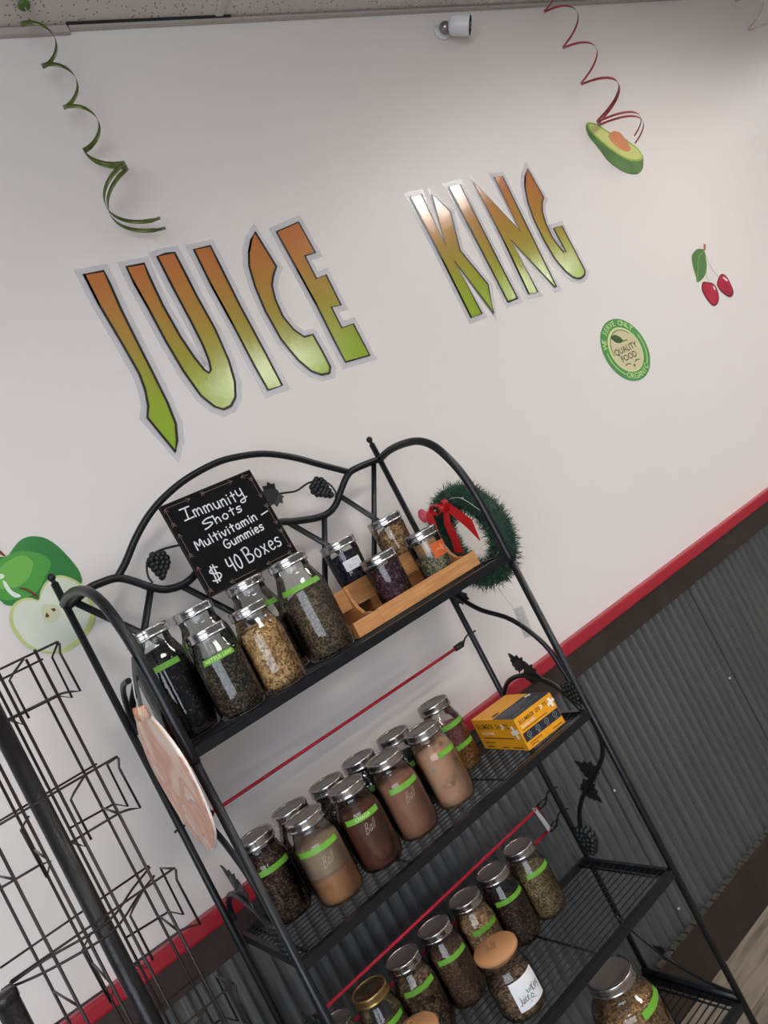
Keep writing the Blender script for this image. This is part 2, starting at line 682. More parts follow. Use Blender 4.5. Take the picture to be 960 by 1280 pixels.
# ---- floor: pale vinyl planks
mt, nt, b = new_mat('plank_vinyl')
tc = nt.nodes.new('ShaderNodeTexCoord')
mp = nt.nodes.new('ShaderNodeMapping')
mp.inputs['Scale'].default_value = (1.2, 9, 1)
nz = nt.nodes.new('ShaderNodeTexNoise')
nz.inputs['Scale'].default_value = 3.0
nz.inputs['Detail'].default_value = 8
nz.inputs['Distortion'].default_value = 1.2
rp = nt.nodes.new('ShaderNodeValToRGB')
rp.color_ramp.elements[0].position = 0.3
rp.color_ramp.elements[0].color = srgb(96, 86, 75)
rp.color_ramp.elements[1].position = 0.6
rp.color_ramp.elements[1].color = srgb(146, 134, 119)
oi = nt.nodes.new('ShaderNodeObjectInfo')
ad = nt.nodes.new('ShaderNodeVectorMath')
ad.operation = 'ADD'
nt.links.new(tc.outputs['Object'], ad.inputs[0])
nt.links.new(oi.outputs['Location'], ad.inputs[1])
nt.links.new(ad.outputs[0], mp.inputs['Vector'])
nt.links.new(mp.outputs['Vector'], nz.inputs['Vector'])
nt.links.new(nz.outputs['Fac'], rp.inputs['Fac'])
hs = nt.nodes.new('ShaderNodeHueSaturation')
mr = nt.nodes.new('ShaderNodeMapRange')
mr.inputs[3].default_value = 0.82
mr.inputs[4].default_value = 1.08
nt.links.new(oi.outputs['Random'], mr.inputs[0])
nt.links.new(mr.outputs[0], hs.inputs['Value'])
nt.links.new(rp.outputs['Color'], hs.inputs['Color'])
nt.links.new(hs.outputs['Color'], b.inputs['Base Color'])
b.inputs['Roughness'].default_value = 0.5
M_PLANK = mt
floor = MB().box((-4.0, -8.5, -0.08), (9.0, 0.12, -0.006)).build('floor', M_PLANK)
struct(floor)
p0 = None
for j in range(9):
    for i in range(4):
        px, py = 0.2 + i * 1.22 + (0.41 * (j % 3)), -0.105 - j * 0.182
        if p0 is None:
            p0 = MB().box((-0.609, -0.0905, -0.005), (0.609, 0.0905, 0.0)).build('plank', M_PLANK, floor)
            p0.location = (px, py, 0)
        else:
            share(p0, 'plank', floor, (px, py, 0))


# ================================================================== WALL DECALS
def on_wall(x, z, h):
    return Vector((x, -0.0012 - h, z))


mt, nt, b = new_mat('letter_print')
tc = nt.nodes.new('ShaderNodeTexCoord')
sp = nt.nodes.new('ShaderNodeSeparateXYZ')
mr = nt.nodes.new('ShaderNodeMapRange')
mr.inputs[1].default_value = 2.05
mr.inputs[2].default_value = 2.53
rp = nt.nodes.new('ShaderNodeValToRGB')
els = rp.color_ramp.elements
els[0].position, els[0].color = 0.0, srgb(146, 178, 44)
els[1].position, els[1].color = 1.0, srgb(192, 112, 58)
e = els.new(0.22)
e.color = srgb(150, 172, 48)
e = els.new(0.5)
e.color = srgb(166, 146, 56)
e = els.new(0.8)
e.color = srgb(184, 122, 58)
nz = nt.nodes.new('ShaderNodeTexNoise')
nz.inputs['Scale'].default_value = 140
nz.inputs['Detail'].default_value = 3
bp = nt.nodes.new('ShaderNodeBump')
bp.inputs['Strength'].default_value = 0.22
bp.inputs['Distance'].default_value = 0.0010
nt.links.new(tc.outputs['Object'], sp.inputs[0])
nt.links.new(sp.outputs['Z'], mr.inputs[0])
nt.links.new(mr.outputs[0], rp.inputs['Fac'])
nt.links.new(rp.outputs['Color'], b.inputs['Base Color'])
nt.links.new(tc.outputs['Object'], nz.inputs['Vector'])
nt.links.new(nz.outputs['Fac'], bp.inputs['Height'])
nt.links.new(bp.outputs['Normal'], b.inputs['Normal'])
b.inputs['Roughness'].default_value = 0.16
b.inputs['Specular IOR Level'].default_value = 0.6
b.inputs['Coat Weight'].default_value = 1.0
b.inputs['Coat Roughness'].default_value = 0.10
nt.links.new(bp.outputs['Normal'], b.inputs['Coat Normal'])
M_LETTER = mt
M_LBLACK = plain('letter_outline', srgb(24, 20, 16), 0.3)
mt, nt, b = new_mat('clear_vinyl')
b.inputs['Base Color'].default_value = srgb(226, 226, 232)
b.inputs['Roughness'].default_value = 0.16
b.inputs['Alpha'].default_value = 0.26
M_FILM = mt

LET = {}
LET['J'] = [(0.727, 2.521), (0.726, 2.437), (0.733, 2.316), (0.736, 2.236), (0.73, 2.193), (0.718, 2.153), (0.702, 2.126), (0.726, 2.02), (0.743, 2.045), (0.761, 2.088), (0.767, 2.145), (0.769, 2.235), (0.77, 2.325), (0.772, 2.414), (0.777, 2.483), (0.778, 2.519)]
LET['U'] = [(0.839, 2.516), (0.888, 2.514), (0.884, 2.482), (0.88, 2.395), (0.883, 2.301), (0.891, 2.237), (0.9, 2.196), (0.908, 2.184), (0.917, 2.19), (0.925, 2.216), (0.93, 2.261), (0.931, 2.334), (0.93, 2.434), (0.931, 2.525), (0.957, 2.527), (0.982, 2.525), (0.982, 2.484), (0.981, 2.389), (0.984, 2.293), (0.977, 2.199), (0.964, 2.14), (0.944, 2.1), (0.921, 2.082), (0.897, 2.08), (0.878, 2.095), (0.858, 2.134), (0.846, 2.21), (0.841, 2.298), (0.84, 2.396), (0.837, 2.468)]
LET['I'] = [(1.039, 2.521), (1.09, 2.521), (1.089, 2.47), (1.086, 2.339), (1.088, 2.197), (1.088, 2.088), (1.042, 2.088), (1.039, 2.169), (1.039, 2.293), (1.036, 2.412)]
LET['C'] = [(1.243, 2.532), (1.253, 2.417), (1.231, 2.396), (1.21, 2.368), (1.198, 2.326), (1.194, 2.271), (1.206, 2.226), (1.226, 2.197), (1.256, 2.196), (1.258, 2.145), (1.258, 2.091), (1.246, 2.075), (1.219, 2.078), (1.194, 2.098), (1.173, 2.138), (1.154, 2.21), (1.151, 2.3), (1.158, 2.375), (1.172, 2.438), (1.193, 2.478), (1.22, 2.512)]
LET['E'] = [(1.31, 2.518), (1.397, 2.532), (1.4, 2.429), (1.36, 2.427), (1.359, 2.351), (1.397, 2.355), (1.394, 2.254), (1.359, 2.257), (1.358, 2.188), (1.402, 2.189), (1.402, 2.084), (1.313, 2.089), (1.313, 2.163), (1.316, 2.277), (1.313, 2.393)]
LET['K'] = [(1.851, 2.532), (1.901, 2.532), (1.89, 2.338), (1.945, 2.524), (1.984, 2.451), (1.939, 2.313), (1.981, 2.174), (1.942, 2.074), (1.893, 2.287), (1.892, 2.087), (1.841, 2.087), (1.848, 2.303)]
LET['I2'] = [(2.033, 2.537), (2.088, 2.537), (2.08, 2.258), (2.077, 2.096), (2.028, 2.095)]
LET['N'] = [(2.155, 2.534), (2.251, 2.318), (2.264, 2.536), (2.304, 2.532), (2.283, 2.087), (2.276, 2.087), (2.185, 2.3), (2.183, 2.092), (2.138, 2.096), (2.151, 2.297)]
LET['G'] = [(2.448, 2.54), (2.453, 2.417), (2.432, 2.402), (2.408, 2.368), (2.394, 2.32), (2.39, 2.263), (2.398, 2.226), (2.409, 2.2), (2.421, 2.198), (2.42, 2.295), (2.469, 2.295), (2.466, 2.107), (2.452, 2.094), (2.432, 2.087), (2.409, 2.089), (2.389, 2.1), (2.368, 2.128), (2.348, 2.185), (2.342, 2.26), (2.345, 2.336), (2.361, 2.415), (2.388, 2.476), (2.414, 2.511)]
for word, keys, lab in (('JUICE', ['J', 'U', 'I', 'C', 'E'], 'large glossy orange to green wall lettering reading JUICE'),
                        ('KING', ['K', 'I2', 'N', 'G'], 'smaller looking glossy orange to green wall lettering reading KING')):
    t = thing('wall_lettering', lab, 'lettering', (0, 0, 0))
    for kx in keys:
        poly = LET[kx]
        if area2(poly) < 0:
            poly = poly[::-1]
        lo = obj('letter', prism(poly, 0.0018, on_wall), M_LETTER, t, 'letter ' + kx[0])
        # black contour drawn as a band along the edge
        ring = poly + [poly[0], poly[1]]
        ribbons([ring], 0.0066, on_wall, 0.0022).build('outline', M_LBLACK, lo)
        obj('clear_margin', prism(offset_poly(poly, 0.018, 1.6), 0.0006, on_wall), M_FILM, lo)


def decal(name, poly, mat, parent, h=0.0008, label=None, base=0.0):
    return obj(name, prism(poly if area2(poly) > 0 else poly[::-1], h, lambda a, b_, hh: on_wall(a, b_, hh + base)), mat, parent, label)


def sm2(poly, k=4):
    return [(p.x, p.y) for p in smooth_pts([(a, b_, 0) for a, b_ in poly], k, True)]


# ---- round badge
badge = thing('wall_badge', 'round green and cream sticker reading QUALITY FOOD on the wall', 'sticker')
BC, BRX, BRZ = (2.4628, 1.7795), 0.1235, 0.1235


def disc_poly(r, c=BC, n=48):
    return [(c[0] + r * cos(2 * pi * i / n), c[1] + r * sin(2 * pi * i / n)) for i in range(n)]


M_BG = plain('badge_green', srgb(84, 152, 82), 0.35)
M_BC = plain('badge_cream', srgb(214, 204, 164), 0.4)
M_BL = plain('badge_lime', srgb(206, 226, 158), 0.4)
M_BD = plain('badge_dark', srgb(44, 52, 34), 0.45)
M_BO = plain('badge_leaf', srgb(66, 96, 52), 0.45)
decal('green_disc', disc_poly(BRX), M_BG, badge, 0.0008)
decal('lime_ring', disc_poly(0.089), M_BL, badge, 0.0004, base=0.0008)
decal('cream_disc', disc_poly(0.083), M_BC, badge, 0.0004, base=0.0012)
pl = lambda a, b_, h: on_wall(BC[0] + a, BC[1] + b_, 0.0021 + h)
for wd, a_mid, span, flip in (('WE SERVE ONLY', 98, 118, False), ('ORGANIC', 272, 64, True)):
    tm = MB()
    nch = len(wd)
    for i, chh in enumerate(wd):
        if chh == ' ':
            continue
        fr_ = (i - (nch - 1) / 2) / (nch - 1)
        a = radians(a_mid - span * fr_) if not flip else radians(a_mid + span * fr_)
        text_mb(tm, chh, 0.030, pl, 0.0, (0.1055 * cos(a), 0.1055 * sin(a)), a - pi / 2 if not flip else a + pi / 2)
    tm.build('rim_lettering', M_BL, badge)
rr = []
for a0, a1 in ((18, -48), (172, 232)):
    rr.append([(0.106 * cos(radians(a0 + (a1 - a0) * i / 12)), 0.106 * sin(radians(a0 + (a1 - a0) * i / 12))) for i in range(13)])
ribbons(rr, 0.004, pl, 0.0).build('rim_line', M_BL, badge)
tm = MB()
text_mb(tm, 'QUALITY', 0.033, pl, 0.0, (0.0, 0.002))
text_mb(tm, 'FOOD', 0.033, pl, 0.0, (-0.004, -0.029))
tm.build('centre_lettering', M_BD, badge)
decal('leaf_print', [(BC[0] + a, BC[1] + b_) for a, b_ in sm2([(-0.046, 0.062), (-0.020, 0.066), (0.002, 0.052), (0.008, 0.034), (-0.012, 0.030), (-0.034, 0.040)])], M_BO, badge, 0.0004, base=0.0016)
ribbons([[(-0.04, 0.058), (-0.01, 0.042), (0.01, 0.032), (0.03, 0.031)], [(-0.045, -0.054), (-0.03, -0.050), (-0.015, -0.056)], [(0.012, -0.056), (0.025, -0.050), (0.04, -0.054)],
         [(-0.0055, -0.066), (0.0055, -0.066)], [(0, -0.061), (0, -0.072)]], 0.004, pl, 0.0006).build('ornament_print', M_BO, badge)
ribbons([[(0.077 * cos(radians(a)), 0.077 * sin(radians(a))) for a in range(40, 186, 8)]], 0.003, pl, 0.0003).build('inner_arc', M_BO, badge)

# ---- cherries
ch = thing('cherry_decal', 'pair of red cherries with a green leaf, wall decal', 'decal')
M_CHR = plain('cherry_red', srgb(178, 44, 66), 0.3, vary=0.22, vscale=9)
M_CHD = plain('cherry_dark', srgb(110, 24, 40), 0.3)
M_LEAFD = plain('decal_leaf_dark', srgb(88, 128, 70), 0.35)
M_LEAFL = plain('decal_leaf_light', srgb(118, 156, 88), 0.35)
M_STEM = plain('decal_stem', srgb(120, 150, 84), 0.4)
M_BRN = plain('decal_brown', srgb(170, 104, 88), 0.4)
M_WHT = plain('decal_white', srgb(240, 228, 226), 0.4)
decal('leaf', sm2([(3.0719, 1.9074), (3.0847, 1.9337), (3.0948, 1.9687), (3.1167, 2.0073), (3.1383, 2.0243), (3.1822, 2.0357), (3.2218, 2.0267), (3.224, 2.0141), (3.1928, 1.9641), (3.1515, 1.9266), (3.1139, 1.9109)]), M_LEAFD, ch)
ribbons([[(3.2197, 2.0182), (3.1769, 2.0058), (3.1453, 1.9848), (3.1189, 1.9566), (3.073, 1.9087)]], 0.006, on_wall, 0.0012).build('vein', M_LEAFL, ch)
decal('twig', [(3.2457, 2.0475), (3.2557, 2.0389), (3.2319, 2.017), (3.2254, 2.0259)], M_BRN, ch, base=0.0006)
ribbons([[(3.2217, 2.0146), (3.213, 1.9688), (3.2114, 1.931), (3.2277, 1.8903)], [(3.2217, 2.0146), (3.195, 1.9635), (3.1512, 1.9204), (3.1477, 1.8898)]], 0.003, on_wall, 0.0006).build('stalk', M_STEM, ch)
c1_ = [(3.1089, 1.8965), (3.1436, 1.8852), (3.1629, 1.8771), (3.1727, 1.8582), (3.1623, 1.823), (3.1328, 1.7962), (3.099, 1.7913), (3.0836, 1.8063), (3.0745, 1.843), (3.0801, 1.8757)]
c2_ = [(3.2571, 1.8974), (3.2781, 1.8842), (3.2824, 1.8525), (3.2738, 1.8129), (3.2515, 1.7979), (3.2274, 1.7988), (3.2022, 1.8252), (3.1902, 1.8537), (3.1976, 1.8708), (3.2274, 1.8888)]
for cc in (c1_, c2_):
    decal('cherry_rim', sm2(offset_poly(cc, 0.002)), M_CHD, ch, 0.0008, base=0.0006)
    decal('cherry', sm2(offset_poly(cc, -0.003)), M_CHR, ch, 0.0006, base=0.0014)
decal('highlight', [(3.2474, 1.8838), (3.261, 1.8836), (3.2748, 1.8625), (3.2634, 1.8621)], M_WHT, ch, 0.0004, base=0.0021)
decal('highlight', [(3.1533, 1.8663), (3.1631, 1.8654), (3.1613, 1.8485), (3.1514, 1.8495)], M_WHT, ch, 0.0004, base=0.0021)

# ---- avocado
avo = thing('avocado_decal', 'halved avocado with orange stone, wall decal', 'decal')
M_AVS = plain('avocado_skin', srgb(92, 128, 72), 0.35, vary=0.35, vscale=7)
M_AVF = plain('avocado_flesh', srgb(206, 210, 132), 0.35, vary=0.10, vscale=8)
M_AVR = plain('avocado_rim', srgb(150, 186, 76), 0.35)
M_AVP = plain('avocado_stone', srgb(216, 140, 96), 0.35, vary=0.08, vscale=10)
decal('skin', sm2([(2.9037, 2.6669), (2.9253, 2.6737), (2.9618, 2.6632), (2.9868, 2.6446), (3.0283, 2.61), (3.0766, 2.5975), (3.1136, 2.555), (3.1435, 2.525), (3.153, 2.4919), (3.1467, 2.4731), (3.1126, 2.4352), (3.0743, 2.418), (3.0378, 2.4172), (2.9909, 2.432), (2.9449, 2.4684), (2.9173, 2.5052), (2.9041, 2.5529), (2.884, 2.6127), (2.8878, 2.6462)]), M_AVS, avo)
decal('rim', sm2([(2.9087, 2.6663), (2.9296, 2.672), (2.9618, 2.6632), (2.9868, 2.6446), (3.0283, 2.61), (3.1136, 2.555), (3.1435, 2.525), (3.153, 2.4919), (3.144, 2.4735), (3.1026, 2.4674), (3.0517, 2.4782), (3.012, 2.5019), (2.966, 2.5455), (2.9236, 2.5995), (2.9024, 2.6367)]), M_AVR, avo, 0.0004, base=0.0008)
decal('flesh', sm2(offset_poly([(2.9087, 2.6663), (2.9296, 2.672), (2.9618, 2.6632), (2.9868, 2.6446), (3.0283, 2.61), (3.1136, 2.555), (3.1435, 2.525), (3.153, 2.4919), (3.144, 2.4735), (3.1026, 2.4674), (3.0517, 2.4782), (3.012, 2.5019), (2.966, 2.5455), (2.9236, 2.5995), (2.9024, 2.6367)], -0.009)), M_AVF, avo, 0.0004, base=0.0012)
decal('stone', sm2([(2.9977, 2.5968), (3.0231, 2.6107), (3.0556, 2.6152), (3.0847, 2.6003), (3.0965, 2.5634), (3.0979, 2.5318), (3.0853, 2.5199), (3.0605, 2.5186), (3.0316, 2.5338), (3.0042, 2.565)]), M_AVP, avo, 0.0004, base=0.0016)

# ---- apple and cut half
app = thing('apple_decal', 'green apple with a cut half in front, wall decal', 'decal')
M_AG = plain('apple_green', srgb(44, 128, 58), 0.35, vary=0.18, vscale=5)
M_AM = plain('apple_mid', srgb(74, 154, 62), 0.35)
M_AL = plain('apple_light', srgb(112, 178, 76), 0.35)
M_AW = plain('apple_white', srgb(226, 236, 224), 0.35)
M_HO = plain('half_skin', srgb(196, 206, 130), 0.35, vary=0.12, vscale=9)
M_HF = plain('half_flesh', srgb(214, 220, 204), 0.35, vary=0.04, vscale=12)
M_HC = plain('half_core', srgb(204, 210, 172), 0.35)
M_SEED = plain('apple_seed', srgb(110, 48, 24), 0.35)
decal('apple_body', sm2([(0.2101, 1.9582), (0.2355, 1.9647), (0.2496, 1.9503), (0.2725, 1.9391), (0.2913, 1.9496), (0.3102, 1.9598), (0.33, 1.9611), (0.3483, 1.9534), (0.364, 1.9395), (0.3771, 1.9143), (0.3876, 1.8778), (0.3925, 1.8507), (0.3909, 1.8322), (0.3828, 1.8168), (0.3323, 1.7873), (0.2369, 1.8348), (0.2212, 1.8563), (0.2055, 1.8719), (0.191, 1.8998), (0.1922, 1.9329)]), M_AG, app)
decal('apple_stem', [(0.2604, 1.9744), (0.2665, 1.957), (0.2719, 1.9404), (0.2683, 1.9403), (0.2612, 1.9502), (0.2566, 1.9709)], M_SEED, app, 0.0004, base=0.0008)
decal('mid_tone', sm2([(0.2171, 1.9079), (0.2466, 1.9332), (0.2824, 1.9404), (0.3104, 1.9341), (0.3407, 1.9106), (0.3466, 1.8861), (0.3241, 1.8643), (0.2911, 1.8401), (0.2505, 1.8443), (0.2232, 1.8605)]), M_AM, app, 0.0003, base=0.0008)
decal('light_tone', sm2([(0.2283, 1.9025), (0.2561, 1.9235), (0.2793, 1.9284), (0.3024, 1.9271), (0.3136, 1.9097), (0.3085, 1.8933), (0.2876, 1.8738), (0.2661, 1.8683), (0.247, 1.8724), (0.2318, 1.8798)]), M_AL, app, 0.0003, base=0.0011)
decal('highlight', sm2([(0.2448, 1.8932), (0.248, 1.8851), (0.2507, 1.8653), (0.2611, 1.8496), (0.2582, 1.8457), (0.2487, 1.8505), (0.2421, 1.8669), (0.2414, 1.8857)]), M_AW, app, 0.0003, base=0.0014)
decal('highlight', sm2([(0.2378, 1.9084), (0.2468, 1.908), (0.2507, 1.9022), (0.2467, 1.8976), (0.2382, 1.899), (0.2335, 1.9039)]), M_AW, app, 0.0003, base=0.0014)
decal('half_skin', sm2([(0.2895, 1.8235), (0.3, 1.8384), (0.319, 1.8533), (0.3402, 1.8566), (0.3554, 1.852), (0.3742, 1.8334), (0.3878, 1.8034), (0.3896, 1.775), (0.383, 1.748), (0.3683, 1.7254), (0.3436, 1.7057), (0.3143, 1.6969), (0.2892, 1.6957), (0.2683, 1.703), (0.2464, 1.7174), (0.2267, 1.7411), (0.2176, 1.772), (0.2169, 1.7984), (0.2247, 1.8206), (0.2399, 1.8364), (0.2605, 1.8406), (0.2769, 1.8351)]), M_HO, app, 0.0004, base=0.0016)
decal('half_flesh', sm2([(0.288, 1.8203), (0.3019, 1.8347), (0.319, 1.8479), (0.3376, 1.851), (0.3531, 1.8471), (0.3705, 1.831), (0.3806, 1.8042), (0.3813, 1.7791), (0.3738, 1.7527), (0.3581, 1.7307), (0.3325, 1.7142), (0.3035, 1.7054), (0.2834, 1.7041), (0.2664, 1.7093), (0.2483, 1.7216), (0.2315, 1.7464), (0.2252, 1.7733), (0.2244, 1.7972), (0.2312, 1.8172), (0.2446, 1.8314), (0.2605, 1.8353), (0.2769, 1.8298)]), M_HF, app, 0.0003, base=0.0020)
decal('half_core', sm2([(0.2898, 1.8087), (0.3169, 1.7964), (0.3172, 1.7761), (0.2972, 1.7648), (0.2807, 1.776)]), M_HC, app, 0.0002, base=0.0023)
decal('half_stem', [(0.2656, 1.8646), (0.2762, 1.8594), (0.2863, 1.8451), (0.2911, 1.8321), (0.2912, 1.8235), (0.2876, 1.8298), (0.2824, 1.8417), (0.2742, 1.8551), (0.2653, 1.8613)], M_SEED, app, 0.0003, base=0.0023)
decal('seed', [(0.2926, 1.7912), (0.294, 1.7812), (0.2895, 1.7795), (0.2858, 1.7827), (0.2878, 1.787)], M_SEED, app, 0.0003, base=0.0025)
decal('seed', [(0.3027, 1.7947), (0.3104, 1.7929), (0.3115, 1.7875), (0.3068, 1.7853), (0.3044, 1.7879)], M_SEED, app, 0.0003, base=0.0025)


# ================================================================== BAKER'S RACK
RACK_O, RACK_T = Vector((0.324, -0.1123, 0.0)), 0.025686
RW_, RD_ = 0.868, 0.299
Z1, Z2, Z3, Z4 = 1.425, 1.005, 0.579, 0.229


def RP(u, v, z):
    """rack coordinates (along the shelf, towards the viewer, up) to world"""
    return Vector((RACK_O.x + u * cos(RACK_T) + v * sin(RACK_T), RACK_O.y + u * sin(RACK_T) - v * cos(RACK_T), z))


M_IRON = plain('rack_iron', srgb(17, 20, 25), 0.36, 0.1, 0.5, bump=0.25, bscale=350, vary=0.25, vscale=40)
M_IRON2 = plain('rack_iron_cast', srgb(20, 26, 25), 0.45, 0.1, 0.5, bump=0.4, bscale=250)
rack = thing('bakers_rack', 'black wrought iron rack with four wire shelves and grapevine trim', 'shelf rack', RACK_O, RACK_T)
P = lambda u, v, z: Vector((u, -v, z))
REAR_L, REAR_R = -0.010, 0.878

for (u, v, zt, r, fin) in ((REAR_L, 0.0, 1.830, 0.0080, True), (REAR_R, 0.0, 1.830, 0.0080, True),
                           (0.0, RD_, 1.50, 0.0088, False), (RW_, RD_, 1.50, 0.0088, False)):
    po = MB().tube([P(u, v, 0.004), P(u, v, zt)], r, 12).build('post', M_IRON, rack)
    if fin:
        MB().sphere(P(u, v, zt + 0.013), 0.0088, 12, 8).tube([P(u, v, zt - 0.001), P(u, v, zt + 0.008)], 0.005, 8).build('finial', M_IRON, po)
    MB().lathe([(0.0001, 0), (0.012, 0), (0.012, 0.008), (r, 0.014)], 12, Matrix.Translation(P(u, v, 0.0))).build('foot', M_IRON, po)

ARM = [(-0.006, 1.782), (0.06, 1.788), (0.134, 1.781), (0.197, 1.764), (0.241, 1.732), (0.271, 1.683), (0.289, 1.630), (0.297, 1.570), (0.299, 1.500), (0.299, 1.40)]
for u in (0.0, RW_):
    uu = REAR_L if u == 0 else REAR_R
    pts = []
    for q in smooth_pts([(0, v, z) for v, z in ARM], 5):
        k_ = min(1, max(0, q.y / RD_))
        pts.append(P(uu * (1 - k_) + u * k_, q.y, q.z))
    MB().tube(pts, 0.0102, 10).build('side_arm', M_IRON, rack)

ARCH = [(0.110, 1.786), (0.140, 1.808), (0.1865, 1.850), (0.237, 1.8856), (0.291, 1.911), (0.357, 1.930), (0.4345, 1.939), (0.493, 1.935), (0.5697, 1.916), (0.640, 1.879), (0.701, 1.835), (0.774, 1.783)]
MB().tube([P(a.x, 0, a.z) for a in smooth_pts([(u, 0, z) for u, z in ARCH], 4)], 0.0085, 10).build('arch', M_IRON, rack)
WAVE = [(-0.010, 1.773), (0.044, 1.789), (0.075, 1.790), (0.109, 1.785), (0.137, 1.764), (0.1625, 1.738), (0.191, 1.7175), (0.228, 1.710), (0.262, 1.716), (0.32, 1.742), (0.384, 1.760), (0.44, 1.757),
        (0.514, 1.7456), (0.555, 1.7316), (0.613, 1.715), (0.655, 1.712), (0.689, 1.7245), (0.724, 1.753), (0.764, 1.781), (0.80, 1.787), (0.878, 1.784)]
MB().tube([P(a.x, 0, a.z) for a in smooth_pts([(u, 0, z) for u, z in WAVE], 4)], 0.0092, 10).build('wave_rail', M_IRON, rack)
SPOKES = [((0.012, 1.772), (0.275, 1.425)), ((0.165, 1.735), (-0.004, 1.500)), ((0.229, 1.707), (0.434, 1.430)), ((0.5386, 1.738), (0.764, 1.430)),
          ((0.643, 1.712), (0.480, 1.430)), ((0.709, 1.742), (0.873, 1.500)), ((0.855, 1.780), (0.640, 1.430))]
for (a, b_) in SPOKES:
    MB().tube([P(a[0], 0.0, a[1]), P(b_[0], 0.0, b_[1])], 0.0080, 8, flat=0.55, fdir=(0, 1, 0)).build('spoke', M_IRON, rack)


# ---- shelves
def shelf(z, h=0.019):
    t_ = 0.005
    mb = MB()
    # front and rear angle bars
    mb.box((0.002, -RD_ - 0.004, z - h), (RW_ - 0.002, -RD_ + 0.003, z))
    mb.box((0.002, -RD_ + 0.003, z - 0.004), (RW_ - 0.002, -RD_ + 0.012, z))
    mb.box((0.002, -0.004, z - h), (RW_ - 0.002, 0.004, z))
    for u in (0.0, RW_ - 0.012):
        mb.box((u + 0.001, -RD_ + 0.003, z - h), (u + 0.011, -0.004, z))
    fr_ = mb.build('shelf_frame', M_IRON, rack)
    n_ = 13
    first = None
    for i in range(n_):
        v = 0.022 + (RD_ - 0.052) * i / (n_ - 1)
        if first is None:
            first = MB().tube([(0.006, 0, 0), (RW_ - 0.006, 0, 0)], 0.0015, 6).build('slat', M_IRON, fr_)
            first.location = (0, -v, z - 0.0035)
        else:
            share(first, 'slat', fr_, (0, -v, z - 0.0035))
    for u in (0.03, 0.29, 0.58, 0.838):
        MB().tube([(u, -0.002, z - 0.0078), (u, -RD_ + 0.002, z - 0.0078)], 0.003, 6).build('cross_wire', M_IRON, fr_)
    return fr_


for z in (Z1, Z2, Z3, Z4):
    shelf(z)
# lower stretcher bars at the right and left ends of the bottom shelf
for u in (0.0, RW_):
    MB().tube([P(u, 0.0, Z4 + 0.006), P(u, RD_, Z4 + 0.006)], 0.0095, 8).build('stretcher', M_IRON, rack)


# ---- cast leaves and grapes
def leaf_poly(s):
    base = [(0, -0.42), (0.14, -0.36), (0.34, -0.44), (0.40, -0.28), (0.56, -0.18), (0.44, -0.06), (0.54, 0.14), (0.36, 0.16), (0.34, 0.38), (0.18, 0.36), (0.12, 0.54), (0.0, 0.70)]
    full = base + [(-a, b_) for a, b_ in base[-2:0:-1]]
    return [(a * s, b_ * s) for a, b_ in full]


def cast_leaf(centre, rot, s, plane, bend=0.25):
    """plane 'rear' lies in u-z, 'side' in v-z"""
    cc, ss = cos(rot), sin(rot)

    def place(a, b_, h):
        x, y = a * cc - b_ * ss, a * ss + b_ * cc
        d = bend * abs(a)
        if plane == 'rear':
            return P(centre[0] + x, 0.004 + h + d, centre[1] + y)
        uu = centre[2]
        return P(uu + (h + d - 0.002), centre[0] + x, centre[1] + y)
    return obj('vine_leaf', prism(leaf_poly(s), 0.0025, place), M_IRON2, rack)


def grapes(centre, s, plane, rot=0.0):
    mb = MB()
    rows = [(3, 0.40), (4, 0.24), (4, 0.06), (3, -0.12), (2, -0.28), (1, -0.44)]
    for n_, zz in rows:
        for side_ in (-1, 1):
            for i in range(n_):
                a = (i - (n_ - 1) / 2) * 0.19 + random.uniform(-0.02, 0.02)
                x, y = a * s, (zz + random.uniform(-0.02, 0.02)) * s
                x, y = x * cos(rot) - y * sin(rot), x * sin(rot) + y * cos(rot)
                d = side_ * 0.07 * s
                if plane == 'rear':
                    c = P(centre[0] + x, 0.003 + d, centre[1] + y)
                else:
                    c = P(centre[2] + d, centre[0] + x, centre[1] + y)
                mb.sphere(c, 0.125 * s, 8, 6)
    return mb.build('grape_cluster', M_IRON2, rack)


grapes((0.2045, 1.7716), 0.062, 'rear', -0.30)
MB().tube([P(a.x, 0.004, a.z) for a in smooth_pts([(u, 0, z) for u, z in ((0.172, 1.742), (0.1695, 1.761), (0.181, 1.788), (0.2005, 1.800), (0.228, 1.801), (0.262, 1.795), (0.30, 1.79))], 4)], 0.0026, 6).build('vine_stem', M_IRON2, rack)
grapes((0.6701, 1.7749), 0.062, 'rear', 0.55)
MB().tube([P(a.x, 0.004, a.z) for a in smooth_pts([(u, 0, z) for u, z in ((0.548, 1.810), (0.5683, 1.805), (0.6015, 1.7974), (0.6388, 1.803), (0.6705, 1.798), (0.6954, 1.780), (0.702, 1.754), (0.6946, 1.7416))], 4)], 0.0026, 6).build('vine_stem', M_IRON2, rack)
cast_leaf((0.530, 1.812), 1.75, 0.058, 'rear')

